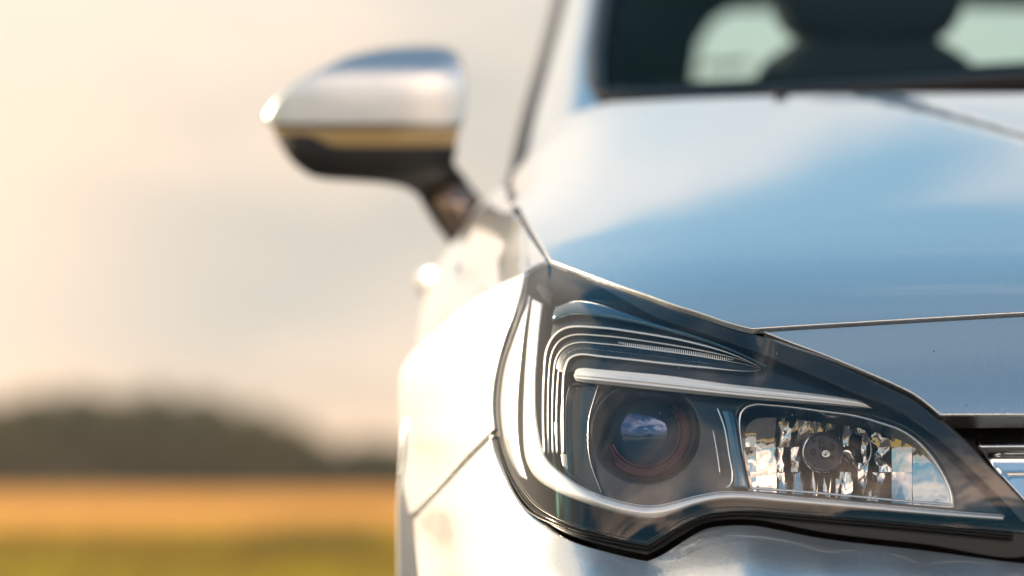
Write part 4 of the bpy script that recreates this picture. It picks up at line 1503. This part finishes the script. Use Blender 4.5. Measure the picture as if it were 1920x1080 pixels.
words = ['tall broad dark tree at the left end of the treeline, photo edge', 'highest rounded tree of the treeline, left of its middle', 'broad olive tree beside the highest one, to its right',
         'rounded tree where the high part of the treeline starts to fall', 'last high tree before the treeline drops', 'lower tree just right of the step in the treeline',
         'low dark tree between the step and the car', 'low dark tree half hidden at the edge of the front wing']
spec = [(-20, 768, 168), (90, 748, 170), (170, 738, 173), (265, 742, 169), (350, 752, 174), (435, 768, 170), (505, 775, 167), (570, 822, 182), (640, 835, 186), (705, 828, 184), (770, 835, 188)]
labs = [words[0], 'broad dark tree second from the left end of the treeline', words[1], words[2], 'wide crowned tree in the middle of the high treeline', words[3], words[4], words[5], words[6], 'low bushy tree nearest the car wing but clear of it', words[7]]
for i, ((px, py, Y), lb) in enumerate(zip(spec, labs)):
    tree(tpx(px, Y), Y, th(py, Y) * 1.06, 5.6 if py < 800 else 4.6, i, lb)
# undergrowth that closes the wood below the crowns
def hedge(name, x0, x1, y, h, n):
    r = random.Random(5); V = []; F = []
    for _ in range(n):
        x = r.uniform(x0, x1); z = h * r.random() ** .8 * (.82 + .18 * math.sin(x * .5)) * (1 if x < -11 else .60); yy = y + r.uniform(-1.5, 1.5)
        d = Vector((r.gauss(0, 1), r.gauss(0, 1), r.gauss(0, 1))).normalized(); u = d.cross(Vector((0, 0, 1))).normalized(); v = d.cross(u)
        s = r.uniform(.16, .34); k = len(V); p = Vector((x, yy, z))
        V += [tuple(p - u * s), tuple(p + v * s * .6), tuple(p + u * s), tuple(p - v * s * .6)]; F.append((k, k + 1, k + 2, k + 3))
    return mesh_obj(name, V, F, LEAF[1], None)


ug = hedge('undergrowth', -60, 60, 178, 3.3, 40000)
tag(ug, 'dense dark undergrowth along the foot of the far treeline', 'undergrowth', kind='stuff')
# the treeline goes on to both sides and behind the photographer
rr = random.Random(3)
n_side = 0
for x in list(range(-110, -28, 5)) + list(range(0, 120, 5)):
    Y = 176 + rr.uniform(-5, 5)
    tree(x + rr.uniform(-1, 1), Y, rr.uniform(3, 5), rr.uniform(4.6, 6), n_side + 2, 'leafy tree of the treeline, hidden behind the car or beside the view', 'trees of the treeline hidden by the car'); n_side += 1
for k in range(46):
    a = math.radians(70 + 220 * k / 45)
    d = rr.uniform(70, 120)
    e_x, e_y = d * math.sin(a), d * math.cos(a)
    tree(e_x, e_y, rr.uniform(6, 11), rr.uniform(7, 11), k, 'leafy tree at the edge of the wood across the lane', 'trees across the lane behind the viewpoint')

# ------------------------------------------------------------------ thin evening haze over the fields
HAZE = 0.0004
hm = bpy.data.materials.new('haze'); hm.use_nodes = True
ht = NT(hm.node_tree); ht.n.clear()
pv = ht.add('ShaderNodeVolumePrincipled')
pv.inputs['Color'].default_value = (1.0, .93, .82, 1)
pv.inputs['Density'].default_value = HAZE
pv.inputs['Anisotropy'].default_value = .3
ho = ht.add('ShaderNodeOutputMaterial'); ht.link(pv.outputs[0], ho.inputs['Volume'])
hz_o = boxm('haze', (-2520, -2520, -1.0), (2520, 2520, 13.0), hm)
hz_o['kind'] = 'stuff'
hz_o['label'] = 'thin warm evening haze lying over the fields'
